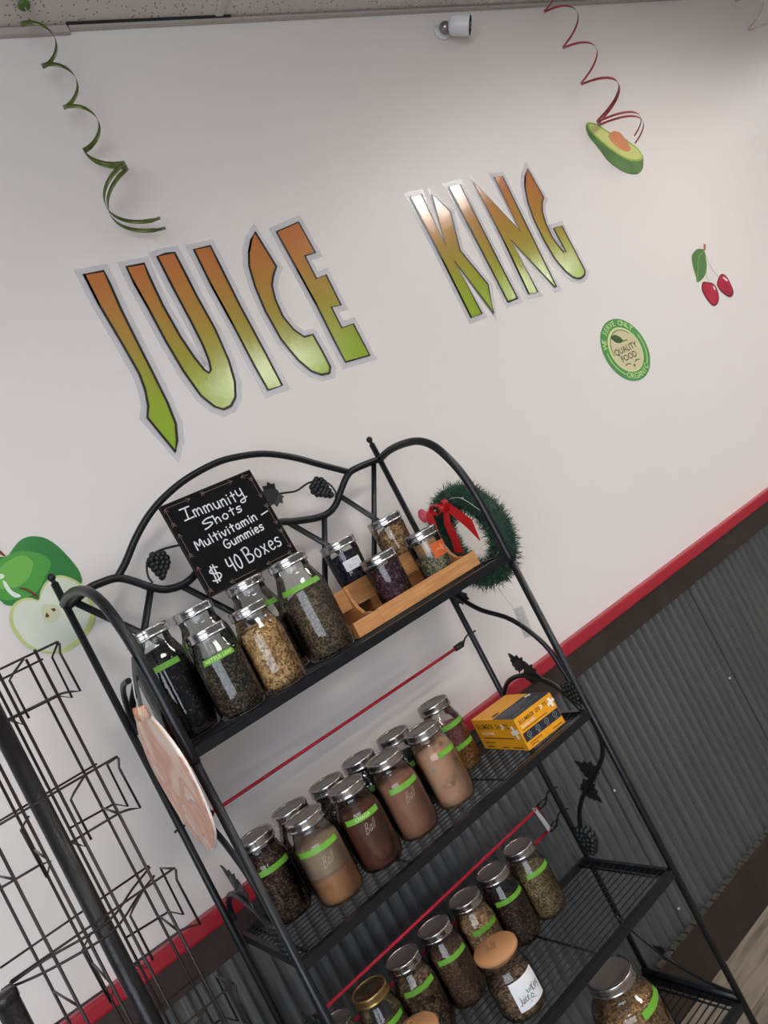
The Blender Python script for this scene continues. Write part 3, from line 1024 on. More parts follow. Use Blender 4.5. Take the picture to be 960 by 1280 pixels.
CURVES = {
    'a': [(0.006, 1.385), (0.034, 1.362), (0.100, 1.3084), (0.197, 1.2608), (0.2633, 1.1835), (0.281, 1.105), (0.287, 1.03)],
    'b': [(0.010, 1.040), (0.020, 1.0676), (0.060, 1.100), (0.105, 1.112), (0.149, 1.1087), (0.2195, 1.0788), (0.2588, 1.0311), (0.2725, 1.006)],
    'c': [(0.2916, 0.9854), (0.2888, 0.9318), (0.2623, 0.8784), (0.1837, 0.8122), (0.1075, 0.7532), (0.053, 0.6802), (0.030, 0.60)],
    'd': [(0.004, 0.400), (0.0123, 0.3895), (0.1105, 0.3034), (0.2092, 0.2589), (0.2906, 0.242)],
    'e': [(0.140, 1.5805), (0.0946, 1.578), (0.0582, 1.5637), (0.0304, 1.5355), (0.0125, 1.5027), (0.006, 1.47)],
}
for u in (0.0, RW_):
    for kx, pts in CURVES.items():
        if kx == 'e' and u > 0:
            continue
        r = 0.0042 if kx == 'd' else 0.0062
        MB().tube([P(u, a.y, a.z) for a in smooth_pts([(0, v, z) for v, z in pts], 5)], r, 8).build('side_scroll', M_IRON, rack)
    cast_leaf((0.045, 1.360, u), 2.2, 0.055, 'side')
    cast_leaf((0.131, 1.145, u), 0.3, 0.050, 'side')
    cast_leaf((0.160, 1.110, u), -1.9, 0.055, 'side')
    cast_leaf((0.185, 0.835, u), 0.7, 0.060, 'side')
    cast_leaf((0.150, 0.780, u), -2.4, 0.060, 'side')
    grapes((0.276, 1.050, u), 0.060, 'side', 0.2)
    grapes((0.052, 0.633, u), 0.075, 'side', 0.0)
    cast_leaf((0.105, 0.318, u), 0.8, 0.030, 'side')

# ---- red elastic cords with black hooks, stretched between the rear posts
M_CORD = plain('cord_red', srgb(186, 18, 44), 0.55, bump=0.5, bscale=420)
M_HOOK = plain('hook_black', srgb(22, 20, 22), 0.45)
for z, zl, lab in ((1.238, 1.246, 'red elastic cord stretched behind the middle shelf jars'),
                   (0.762, 0.762, 'upper red elastic cord behind the third shelf, with white tag'),
                   (0.697, 0.697, 'lower red elastic cord behind the third shelf jars')):
    t = thing('elastic_cord', lab, 'cord', RP(0, 0, 0), RACK_T, 'elastic cords')
    MB().tube([P(0.040, -0.004, zl), P(0.440, -0.0055, (z + zl) / 2 - 0.001), P(0.835, -0.004, z)], 0.0041, 8).build('cord', M_CORD, t)
    for u0, s_, zz in ((0.835, 1, z), (0.040, -1, zl)):
        MB().tube([P(u0 - 0.022 * s_, -0.004, zz), P(u0 + 0.003 * s_, -0.004, zz), P(u0 + 0.006 * s_, -0.004, zz + 0.001), P(u0 + 0.020 * s_, -0.008, zz + 0.004)],
                  [0.0080, 0.0090, 0.006, 0.0028], 8).build('hook_sleeve', M_HOOK, t)
        pu = REAR_R if s_ > 0 else REAR_L
        MB().tube([P(u0 + 0.018 * s_, -0.008, zz + 0.004), P(pu - 0.012 * s_, -0.0128, zz + 0.008), P(pu, -0.0132, zz + 0.010), P(pu + 0.0125 * s_, -0.004, zz + 0.010), P(pu + 0.0125 * s_, 0.008, zz + 0.012)], 0.0024, 6).build('hook_wire', M_HOOK, t)
    if 'tag' in lab:
        M_TAG = plain('paper_tag', srgb(176, 174, 176), 0.7, vary=0.06, vscale=90)
        tg = MB()
        A_, B2 = P(0.796, 0.003, 0.764), P(0.800, 0.008, 0.702)
        e1 = Vector((0.015, 0.006, 0.002))
        tg.add([A_ - e1 * 0.4, A_ + e1 * 0.5, B2 + e1 * 0.95, B2 - e1 * 0.2], [(0, 1, 2, 3)])
        nn = Vector((0.0002, -0.0008, 0))
        tg.add([p + nn for p in (A_ - e1 * 0.4, A_ + e1 * 0.5, B2 + e1 * 0.95, B2 - e1 * 0.2)], [(3, 2, 1, 0)])
        tg.tube([A_ - e1 * 0.35, P(0.796, -0.006, 0.772), A_ + e1 * 0.4], 0.001, 5)
        tg.build('paper_tag', M_TAG, t, 'small white paper tag')

# ================================================================== JARS
M_GLASS = glass_mat('jar_glass')
M_LID = plain('lid_tin', srgb(186, 182, 182), 0.22, 1.0)
M_LIDTOP = plain('lid_top', srgb(138, 131, 126), 0.34, 0.6, vary=0.10, vscale=40)
M_LIDGOLD = plain('lid_gold', srgb(178, 150, 96), 0.32, 0.9)
M_GREEN = plain('label_green', srgb(106, 168, 52), 0.45, vary=0.08, vscale=160)
M_GREENTXT = plain('label_text', srgb(196, 230, 140), 0.5)

QUART = dict(R=0.0485, H=0.178, neck=0.0365, lid=0.0412)
HALFG = dict(R=0.0555, H=0.229, neck=0.0405, lid=0.0452)
PINT = dict(R=0.0440, H=0.120, neck=0.0420, lid=0.0468)
GALLON = dict(R=0.082, H=0.250, neck=0.053, lid=0.058)


def jar_prof(k, straight=False):
    R, H, nk = k['R'], k['H'], k['neck']
    b0 = 0.006
    if straight:
        return [(0.0001, 0.004), (R * 0.72, 0.003), (R * 0.84, 0.0), (R * 0.90, 0.004), (R * 0.93, 0.014), (R * 0.97, H * 0.45), (R, H * 0.76), (R * 0.985, H * 0.80), (nk, H * 0.84), (nk, H - 0.006)]
    return [(0.0001, 0.005), (R * 0.60, 0.004), (R * 0.78, 0.0), (R * 0.90, 0.002), (R * 0.975, b0 + 0.004), (R, 0.022), (R, H * 0.36), (R, H * 0.60),
            (R * 0.985, H * 0.665), (R * 0.93, H * 0.725), (R * 0.84, H * 0.775), (nk * 1.07, H * 0.82), (nk, H * 0.845), (nk, H * 0.87), (nk, H - 0.006)]


def radius_at(prof, z):
    for i in range(2, len(prof) - 1):
        (r0, z0), (r1, z1) = prof[i], prof[i + 1]
        if z0 <= z <= z1 and z1 > z0:
            return r0 + (r1 - r0) * (z - z0) / (z1 - z0)
    return prof[-1][0]


_glass_me, _lid_me = {}, {}


def jar(label, loc, kind, fill=None, fill_h=0.6, layers=None, straight=False, lid='tin', label_at=None, label_span=100, label_face=-1.85,
        label_h=0.0115, txt=None, flakes=None, group=None, rz=0.0, slope=0.04, brand=False, second_label=None, lidtop=None):
    t = thing('glass_jar', label, 'jar', loc, rz, group)
    prof = jar_prof(kind, straight)
    key = (kind['H'], straight)
    H = kind['H']
    # glass
    if key not in _glass_me:
        g = MB().lathe(prof, 36).build('glass_body', M_GLASS, t)
        _glass_me[key] = g
        lr, lh = kind['lid'], 0.0190 * (kind['lid'] / 0.038) ** 0.5
        z0 = H - lh
        band = MB().lathe([(lr * 0.93, z0 + 0.001), (lr * 0.985, z0), (lr * 1.0, z0 + 0.0015), (lr * 0.985, z0 + 0.004), (lr * 0.965, z0 + 0.0055), (lr * 0.985, z0 + 0.0075), (lr * 0.965, z0 + 0.010),
                           (lr * 0.985, z0 + 0.0122), (lr * 0.985, H - 0.002), (lr * 0.965, H), (lr * 0.90, H), (lr * 0.885, H - 0.0020)], 36)
        lo = band.build('lid_band', M_LID, t)
        di = MB().lathe([(lr * 0.89, H - 0.0021), (lr * 0.80, H - 0.0006), (lr * 0.77, H - 0.0022), (lr * 0.3, H - 0.0017), (0.0001, H - 0.0016)], 36).build('lid_disc', M_LIDTOP, lo)
        _lid_me[key] = (lo, di)
        if lid != 'tin':
            lo.data = lo.data.copy()
    else:
        g = share(_glass_me[key], 'glass_body', t)
        if lid is not None:
            lo = share(_lid_me[key][0], 'lid_band', t)
            di = share(_lid_me[key][1], 'lid_disc', lo)
    if lid == 'gold':
        lo.data = lo.data.copy()
        lo.data.materials[0] = M_LIDGOLD
        di.data = di.data.copy()
        di.data.materials[0] = plain('lid_disc_bronze', srgb(120, 100, 70), 0.25, 0.8)
    # filling
    lay = layers or ([(fill, 0.0, fill_h)] if fill else [])
    fo = None
    for (mt_, a, bfrac) in lay:
        za, zb = max(0.006, a * H), bfrac * H
        pr = [(0.0001, za)]
        nst = 7
        for i in range(nst + 1):
            z = za + (zb - za) * i / nst
            pr.append((max(0.003, radius_at(prof, max(z, 0.0105)) - 0.0022 - (0.003 if i == 0 and a == 0 else 0)), z))
        pr += [(pr[-1][0] * 0.6, zb + 0.003 * slope / 0.04), (0.0001, zb + 0.004)]
        mb = MB().lathe(pr, 28)
        rnd = random.Random(hash(label) % 1000 if False else len(label) * 7 + int(loc[0] * 100))
        ph, amp = rnd.uniform(0, 6.28), slope * kind['R']
        nv = []
        for (x_, y_, z_) in mb.v:
            if z_ > zb - 0.5 * (zb - za) / nst:
                z_ = min(H * 0.84, z_ + amp * (x_ * cos(ph) + y_ * sin(ph)) / kind['R'] + rnd.uniform(-0.001, 0.001))
            nv.append((x_, y_, z_))
        mb.v = nv
        fo = mb.build('filling', mt_, t)
    if flakes and fo is not None:
        n_, ln, wd, mt_ = flakes
        mb = MB()
        rnd = random.Random(n_ + int(loc[0] * 1000))
        zb = lay[-1][2] * H
        for i in range(n_):
            if rnd.random() < 0.86:
                z = rnd.uniform(0.014, zb - 0.002)
                a = rnd.uniform(0, 2 * pi)
                r = radius_at(prof, z) - 0.0017
                c = Vector((r * cos(a), r * sin(a), z))
                nrm = Vector((cos(a), sin(a), 0))
            else:
                rr_ = radius_at(prof, zb) * math.sqrt(rnd.random()) * 0.9
                a = rnd.uniform(0, 2 * pi)
                c = Vector((rr_ * cos(a), rr_ * sin(a), zb + 0.0055))
                nrm = Vector((0, 0, 1))
            tdir = nrm.orthogonal().normalized()
            tdir.rotate(Matrix.Rotation(rnd.uniform(0, 2 * pi), 3, nrm))
            bdir = nrm.cross(tdir)
            l_, w_ = ln * rnd.uniform(0.5, 1.2), wd * rnd.uniform(0.6, 1.2)
            tl = nrm * rnd.uniform(-0.0004, 0.0008)
            q = [c - tdir * l_ / 2 - bdir * w_ / 2, c + tdir * l_ / 2 - bdir * w_ / 2 + tl, c + tdir * l_ / 2 + bdir * w_ / 2 + tl, c - tdir * l_ / 2 + bdir * w_ / 2]
            q2 = [p_ - nrm * 0.0011 for p_ in q]
            mb.add(q + q2, [(0, 1, 2, 3), (0, 4, 5, 1), (1, 5, 6, 2), (2, 6, 7, 3), (3, 7, 4, 0)])
        mb.build('flakes', mt_, fo, None, True)
    # printed tape labels
    for la in ([label_at] if label_at else []) + ([second_label] if second_label else []):
        zc = la * H
        hh = label_h
        c0 = label_face
        sp_ = radians(label_span)
        vs, fs = [], []
        ns = 14
        for i in range(ns + 1):
            a = c0 - sp_ / 2 + sp_ * i / ns
            for zz in (zc - hh / 2, zc + hh / 2):
                rr_ = radius_at(prof, zz) + 0.0007
                vs.append((rr_ * cos(a), rr_ * sin(a), zz))
        for i in range(ns):
            fs.append((2 * i, 2 * i + 2, 2 * i + 3, 2 * i + 1))
        lb = MB().add(vs, fs, True).build('tape_label', M_GREEN, t, 'bright green tape label')
        if txt and la == label_at:
            tm_ = MB()

            def plc(a_, b_, h_):
                zz = zc + b_
                rr_ = radius_at(prof, zz) + 0.0010
                an = c0 + a_ / rr_
                return Vector((rr_ * cos(an), rr_ * sin(an), zz))
            text_mb(tm_, txt, 0.0095, plc, 0.0, (0, 0.0003), spacing=1.05)
            tm_.build('label_lettering', M_GREENTXT, lb)
    return t


def tri(c, d=0.5, l=1.5):
    return [(0.0, tuple(x * d for x in c[:3]) + (1,)), (0.55, c), (1.0, tuple(min(1, x * l) for x in c[:3]) + (1,))]


F_BLACK = ramp_noise('fill_black_tea', [(0, srgb(10, 9, 12)), (0.8, srgb(24, 20, 24)), (1, srgb(62, 54, 56))], 230)
F_DARKLEAF = ramp_noise('fill_dark_leaf', [(0, srgb(28, 22, 18)), (0.6, srgb(62, 52, 42)), (1, srgb(120, 106, 88))], 300)
F_GOLD = ramp_noise('fill_golden_chips', [(0, srgb(110, 78, 46)), (0.5, srgb(176, 134, 84)), (1, srgb(222, 188, 136))], 230)
F_BROWNHERB = ramp_noise('fill_brown_herb', [(0, srgb(52, 42, 32)), (0.55, srgb(98, 82, 64)), (1, srgb(150, 130, 104))], 320)
F_GREYHERB = ramp_noise('fill_grey_herb', [(0, srgb(74, 62, 52)), (0.55, srgb(116, 98, 84)), (1, srgb(158, 138, 120))], 330)
F_RUST = ramp_noise('fill_dark_rust', [(0, srgb(28, 16, 14)), (0.6, srgb(62, 38, 32)), (1, srgb(128, 96, 78))], 260)
F_TAN = ramp_noise('fill_tan_powder', [(0.2, srgb(150, 104, 70)), (0.8, srgb(178, 128, 90))], 30, 'noise', bump=0.3)
F_HAZE = ramp_noise('fill_dusty_film', [(0.2, srgb(142, 118, 98)), (0.8, srgb(166, 142, 120))], 22, 'noise', bump=0.1)
F_CHAGA = ramp_noise('fill_red_brown_powder', [(0.2, srgb(74, 38, 28)), (0.8, srgb(104, 58, 42))], 40, 'noise', bump=0.4)
F_COCOA = ramp_noise('fill_cocoa_powder', [(0.2, srgb(136, 92, 72)), (0.8, srgb(158, 112, 90))], 25, 'noise', bump=0.2)
F_CAKED = ramp_noise('fill_caked_powder', [(0.30, srgb(104, 78, 60)), (0.42, srgb(188, 146, 118)), (0.62, srgb(196, 154, 126)), (0.70, srgb(138, 148, 150))], 20, 'noise', bump=0.7)
F_MAUVE = ramp_noise('fill_mauve', [(0, srgb(112, 60, 62)), (0.6, srgb(146, 88, 86)), (1, srgb(176, 120, 112))], 300)
F_ORANGE = ramp_noise('fill_orange_brown', [(0, srgb(104, 64, 30)), (0.6, srgb(154, 102, 54)), (1, srgb(186, 138, 84))], 260)
F_OLIVE = ramp_noise('fill_olive_seed', [(0, srgb(70, 56, 36)), (0.5, srgb(124, 102, 68)), (1, srgb(176, 154, 112))], 330)
F_CHIP = ramp_noise('fill_tan_chips', [(0, srgb(96, 66, 46)), (0.5, srgb(158, 118, 86)), (1, srgb(206, 172, 134))], 250)
F_BROWN = ramp_noise('fill_brown_granules', [(0, srgb(66, 44, 32)), (0.6, srgb(104, 74, 56)), (1, srgb(140, 108, 84))], 380)
F_BARK = ramp_noise('fill_bark', [(0, srgb(60, 44, 32)), (0.5, srgb(106, 82, 62)), (1, srgb(160, 132, 104))], 170)
F_PURPLE = ramp_noise('fill_purple_petal', [(0, srgb(34, 18, 30)), (0.6, srgb(70, 38, 52)), (1, srgb(120, 84, 88))], 240)
F_GREENHERB = ramp_noise('fill_green_herb', [(0, srgb(70, 64, 46)), (0.5, srgb(126, 118, 90)), (1, srgb(186, 178, 148))], 300)
F_PALEROOT = ramp_noise('fill_pale_root', [(0, srgb(104, 72, 44)), (0.5, srgb(160, 118, 78)), (1, srgb(206, 168, 122))], 220)
F_INK = ramp_noise('fill_elderberry', [(0, srgb(14, 10, 22)), (0.7, srgb(34, 28, 46)), (1, srgb(70, 62, 84))], 150)
K_GOLD = ramp_noise('flake_gold', [(0, srgb(150, 108, 66)), (0.5, srgb(206, 164, 110)), (1, srgb(236, 206, 156))], 60)
K_DARK = ramp_noise('flake_dark', [(0, srgb(60, 50, 40)), (0.6, srgb(104, 90, 72)), (1, srgb(160, 146, 122))], 60)
K_BROWN = ramp_noise('flake_brown', [(0, srgb(84, 60, 42)), (0.6, srgb(130, 100, 76)), (1, srgb(176, 146, 114))], 60)
K_RUST = ramp_noise('flake_rust', [(0, srgb(44, 26, 22)), (0.7, srgb(84, 56, 46)), (1, srgb(160, 132, 112))], 60)
K_TAN = ramp_noise('flake_tan', [(0, srgb(130, 96, 66)), (0.6, srgb(184, 146, 108)), (1, srgb(222, 192, 152))], 60)
K_PURPLE = ramp_noise('flake_purple', [(0, srgb(52, 24, 40)), (0.6, srgb(96, 56, 66)), (1, srgb(150, 116, 116))], 60)
K_SAGE = ramp_noise('flake_sage', [(0, srgb(96, 90, 66)), (0.6, srgb(160, 152, 122)), (1, srgb(206, 200, 172))], 60)

A = -1.95   # most labels face the aisle, a little left
# ---- top shelf
GT = 'large jars on the top shelf'
jar('tall jar of black loose tea, leftmost on the top shelf', RP(0.066, 0.157, Z1), HALFG, F_BLACK, 0.80, label_at=0.655, label_face=A + 0.1, label_span=78, group=GT, flakes=(45, 0.008, 0.0010, K_DARK))
jar('tall clear jar with green label behind the two short jars, top shelf left', RP(0.195, 0.085, Z1), HALFG, F_DARKLEAF, 0.44, label_at=0.70, label_face=A, label_span=105, group=GT)
jar('short jar of dark dried leaf, front row of the top shelf', RP(0.146, 0.235, Z1), QUART, F_DARKLEAF, 0.66, label_at=0.665, label_face=A + 0.1, label_span=80, txt='NETTLE LEAF', group=GT, flakes=(260, 0.006, 0.0012, K_DARK))
jar('short jar of golden bark chips, front of the top shelf', RP(0.245, 0.235, Z1), QUART, F_GOLD, 0.74, group=GT, flakes=(620, 0.0075, 0.0022, K_GOLD))
jar('tall jar half full of grey-brown herb behind the golden chip jar', RP(0.326, 0.090, Z1), HALFG, F_GREYHERB, 0.52, label_at=0.70, label_face=A + 0.35, label_span=80, group=GT)
jar('tall jar of brown crushed herb with high green label beside the wooden riser', RP(0.392, 0.195, Z1), HALFG, F_BROWNHERB, 0.60, label_at=0.70, label_face=A, label_span=105, group=GT, slope=0.16, flakes=(420, 0.005, 0.0014, K_BROWN))

# ---- middle shelf
GM = 'quart jars on the middle shelf'
MB_ = [(0.0866, 0.1006), (0.1826, 0.0861), (0.2782, 0.0945), (0.3731, 0.0903), (0.4737, 0.0983), (0.6150, 0.088)]
jar('jar of dark rust coloured tea at the left end of the middle shelf', RP(*MB_[0], Z2), QUART, F_RUST, 0.76, label_at=0.64, label_face=A + 0.25, group=GM, flakes=(260, 0.007, 0.0012, K_RUST))
jar('jar showing a small white card behind the tan powder jar, middle shelf', RP(*MB_[1], Z2), QUART, F_RUST, 0.50, group=GM)
jar('jar of dark herb behind the red-brown CHAGA jar, middle shelf', RP(*MB_[2], Z2), QUART, F_DARKLEAF, 0.78, group=GM, flakes=(150, 0.006, 0.0014, K_DARK))
jar('jar behind and between the CHAGA jar and the cocoa powder jar', RP(*MB_[3], Z2), QUART, F_BLACK, 0.80, label_at=0.64, label_face=A + 0.5, group=GM)
jar('jar with green label behind the caked powder jar, middle shelf', RP(*MB_[4], Z2), QUART, F_BLACK, 0.68, label_at=0.60, label_face=A + 0.5, group=GM)
jar('jar layered mauve over orange with two green labels beside the yellow box', RP(*MB_[5], Z2), QUART, layers=[(F_ORANGE, 0.0, 0.34), (F_MAUVE, 0.345, 0.62)], label_at=0.665, second_label=0.36, label_face=A + 0.3, group=GM)
MF_ = [(0.1653, 0.1960), (0.2719, 0.1996), (0.3768, 0.2019), (0.4908, 0.2042)]
tj = jar('jar a third full of tan powder with dusty glass, middle shelf front', RP(*MF_[0], Z2), QUART, layers=[(F_TAN, 0.0, 0.34), (F_HAZE, 0.345, 0.70)], label_at=0.66, label_face=A, label_span=110, group=GM)
cj = jar('jar of dark red-brown powder labelled CHAGA, middle shelf front', RP(*MF_[1], Z2), QUART, F_CHAGA, 0.72, label_at=0.645, label_face=A + 0.05, label_span=95, txt='CHAGA', group=GM)
oj = jar('jar of smooth cocoa brown powder, middle shelf front', RP(*MF_[2], Z2), QUART, F_COCOA, 0.72, label_at=0.64, label_face=A + 0.25, label_span=88, group=GM)
jar('jar of pale caked powder with grey-blue patch, middle shelf front', RP(*MF_[3], Z2), QUART, F_CAKED, 0.76, label_at=0.66, label_face=A + 0.55, label_span=62, group=GM)

# ---- third shelf
GL = 'quart jars on the third shelf'
TL = [(0.6639, 0.0535), (0.5660, 0.0520), (0.4685, 0.0520), (0.3663, 0.0520), (0.2670, 0.0520), (0.1680, 0.0530), (0.0685, 0.0547)]
jar('jar of olive seed, rightmost on the third shelf', RP(*TL[0], Z3), QUART, F_OLIVE, 0.64, label_at=0.66, label_face=A + 0.35, label_span=95, group=GL, flakes=(200, 0.004, 0.0016, K_SAGE))
jar('jar of very dark tea, second from the right on the third shelf', RP(*TL[1], Z3), QUART, F_RUST, 0.58, label_at=0.66, label_face=A + 0.2, label_span=105, group=GL)
jar('jar of tan wood chips behind the cork lidded jar, third shelf', RP(*TL[2], Z3), QUART, F_CHIP, 0.80, label_at=0.63, label_face=A + 0.25, label_span=85, group=GL, flakes=(420, 0.006, 0.002, K_TAN))
jar('jar of fine brown granules on the third shelf, left of the chip jar', RP(*TL[3], Z3), QUART, F_BROWN, 0.74, label_at=0.66, label_face=A + 0.2, label_span=98, group=GL)
jar('jar of coarse brown bark on the third shelf, between granule jar and open looking jar', RP(*TL[4], Z3), QUART, F_BARK, 0.76, label_at=0.67, label_face=A + 0.15, label_span=98, group=GL, flakes=(320, 0.007, 0.004, K_BROWN))
jar('jar with a brass coloured lid ring, third shelf left', RP(*TL[5], Z3), QUART, F_OLIVE, 0.46, lid='gold', label_at=0.64, label_face=A + 0.2, label_span=100, group=GL)
jar('jar cut off by the bottom edge beside the left front post, third shelf', RP(*TL[6], Z3), QUART, F_BROWN, 0.5, group=GL)

# ---- bottom shelf
jar('large wide jar of pale root pieces on the bottom shelf', RP(0.620, 0.220, Z4), GALLON, F_PALEROOT, 0.66, label_at=0.70, label_face=A + 0.75, label_span=70, label_h=0.016, flakes=(520, 0.012, 0.003, K_TAN))

# small white card behind the tan powder jar
cd = MB().box((-0.011, -0.0004, -0.008), (0.011, 0.0004, 0.008)).build('price_card', plain('card_white', srgb(222, 224, 230), 0.6))
cd.location = RP(0.186, 0.086 + 0.0505, Z2 + 0.112)
cd.rotation_euler = (0, 0, RACK_T + 0.06)
cd.parent = None
tag(cd, 'small white card stuck on the jar behind the tan powder jar', 'card')

# ---- cork lidded jars
M_CORK = plain('cork_wood', srgb(188, 136, 92), 0.6, vary=0.07, vscale=30, bump=0.15, bscale=300)
M_PAPER = plain('label_paper', srgb(232, 232, 236), 0.55)
CORKP = [(0.0001, 0.004), (0.036, 0.003), (0.045, 0.0), (0.0505, 0.006), (0.053, 0.016), (0.053, 0.070), (0.051, 0.088), (0.046, 0.100), (0.0435, 0.106), (0.0435, 0.116), (0.046, 0.1185), (0.046, 0.128)]


def cork_jar(label, loc, face):
    t = thing('cork_lid_jar', label, 'jar', loc, 0, 'cork lidded jars')
    MB().lathe(CORKP, 36).build('glass_body', M_GLASS, t)
    cl = MB().lathe([(0.0001, 0.120), (0.040, 0.120), (0.042, 0.1285), (0.0485, 0.129), (0.050, 0.132), (0.050, 0.139), (0.0485, 0.141), (0.0001, 0.1415)], 36).build('cork_lid', M_CORK, t)
    MB().tube(smooth_pts([(-0.004, 0.0, 0.1405), (-0.010, 0.002, 0.150), (-0.004, 0.004, 0.160), (0.006, 0.004, 0.157), (0.006, 0.001, 0.147), (0.0, -0.004, 0.1425), (-0.004, -0.010, 0.1425)], 5), 0.0018, 6).build('leather_loop', plain('loop_leather', srgb(150, 98, 62), 0.6), cl)
    pr = [(0.0001, 0.006), (0.043, 0.006), (0.050, 0.016), (0.0505, 0.066), (0.030, 0.072), (0.0001, 0.074)]
    fo = MB().lathe(pr, 28).build('filling', F_BARK, t)
    mb = MB()
    rnd = random.Random(3)
    for i in range(260):
        a, z = rnd.uniform(0, 2 * pi), rnd.uniform(0.014, 0.068)
        c = Vector((0.0512 * cos(a), 0.0512 * sin(a), z))
        nrm = Vector((cos(a), sin(a), 0))
        td = Vector((-sin(a), cos(a), 0)) * 0.003 * rnd.uniform(0.5, 1)
        ud = Vector((0, 0, 0.0025 * rnd.uniform(0.5, 1)))
        mb.add([c - td - ud, c + td - ud * 0.4, c + td * 0.8 + ud, c - td + ud * 0.7], [(0, 1, 2, 3)])
    mb.build('flakes', K_BROWN, fo, None, True)
    # paper label
    sp_, z0, z1 = radians(78), 0.024, 0.086
    vs, fs = [], []
    for i in range(15):
        a = face - sp_ / 2 + sp_ * i / 14
        for z in (z0, 0.050, 0.068, z1):
            rr_ = 0.0536 if z < 0.08 else 0.0520
            vs.append((rr_ * cos(a), rr_ * sin(a), z))
    for i in range(14):
        for j in range(3):
            fs.append((4 * i + j, 4 * i + 4 + j, 4 * i + 5 + j, 4 * i + 1 + j))
    lb = MB().add(vs, fs, True).build('paper_label', M_PAPER, t, 'white paper label with handwritten style name')

    def plc(a_, b_, h_):
        an = face + a_ / 0.0542
        return Vector((0.0542 * cos(an), 0.0542 * sin(an), 0.048 + b_))
    return t, lb, plc

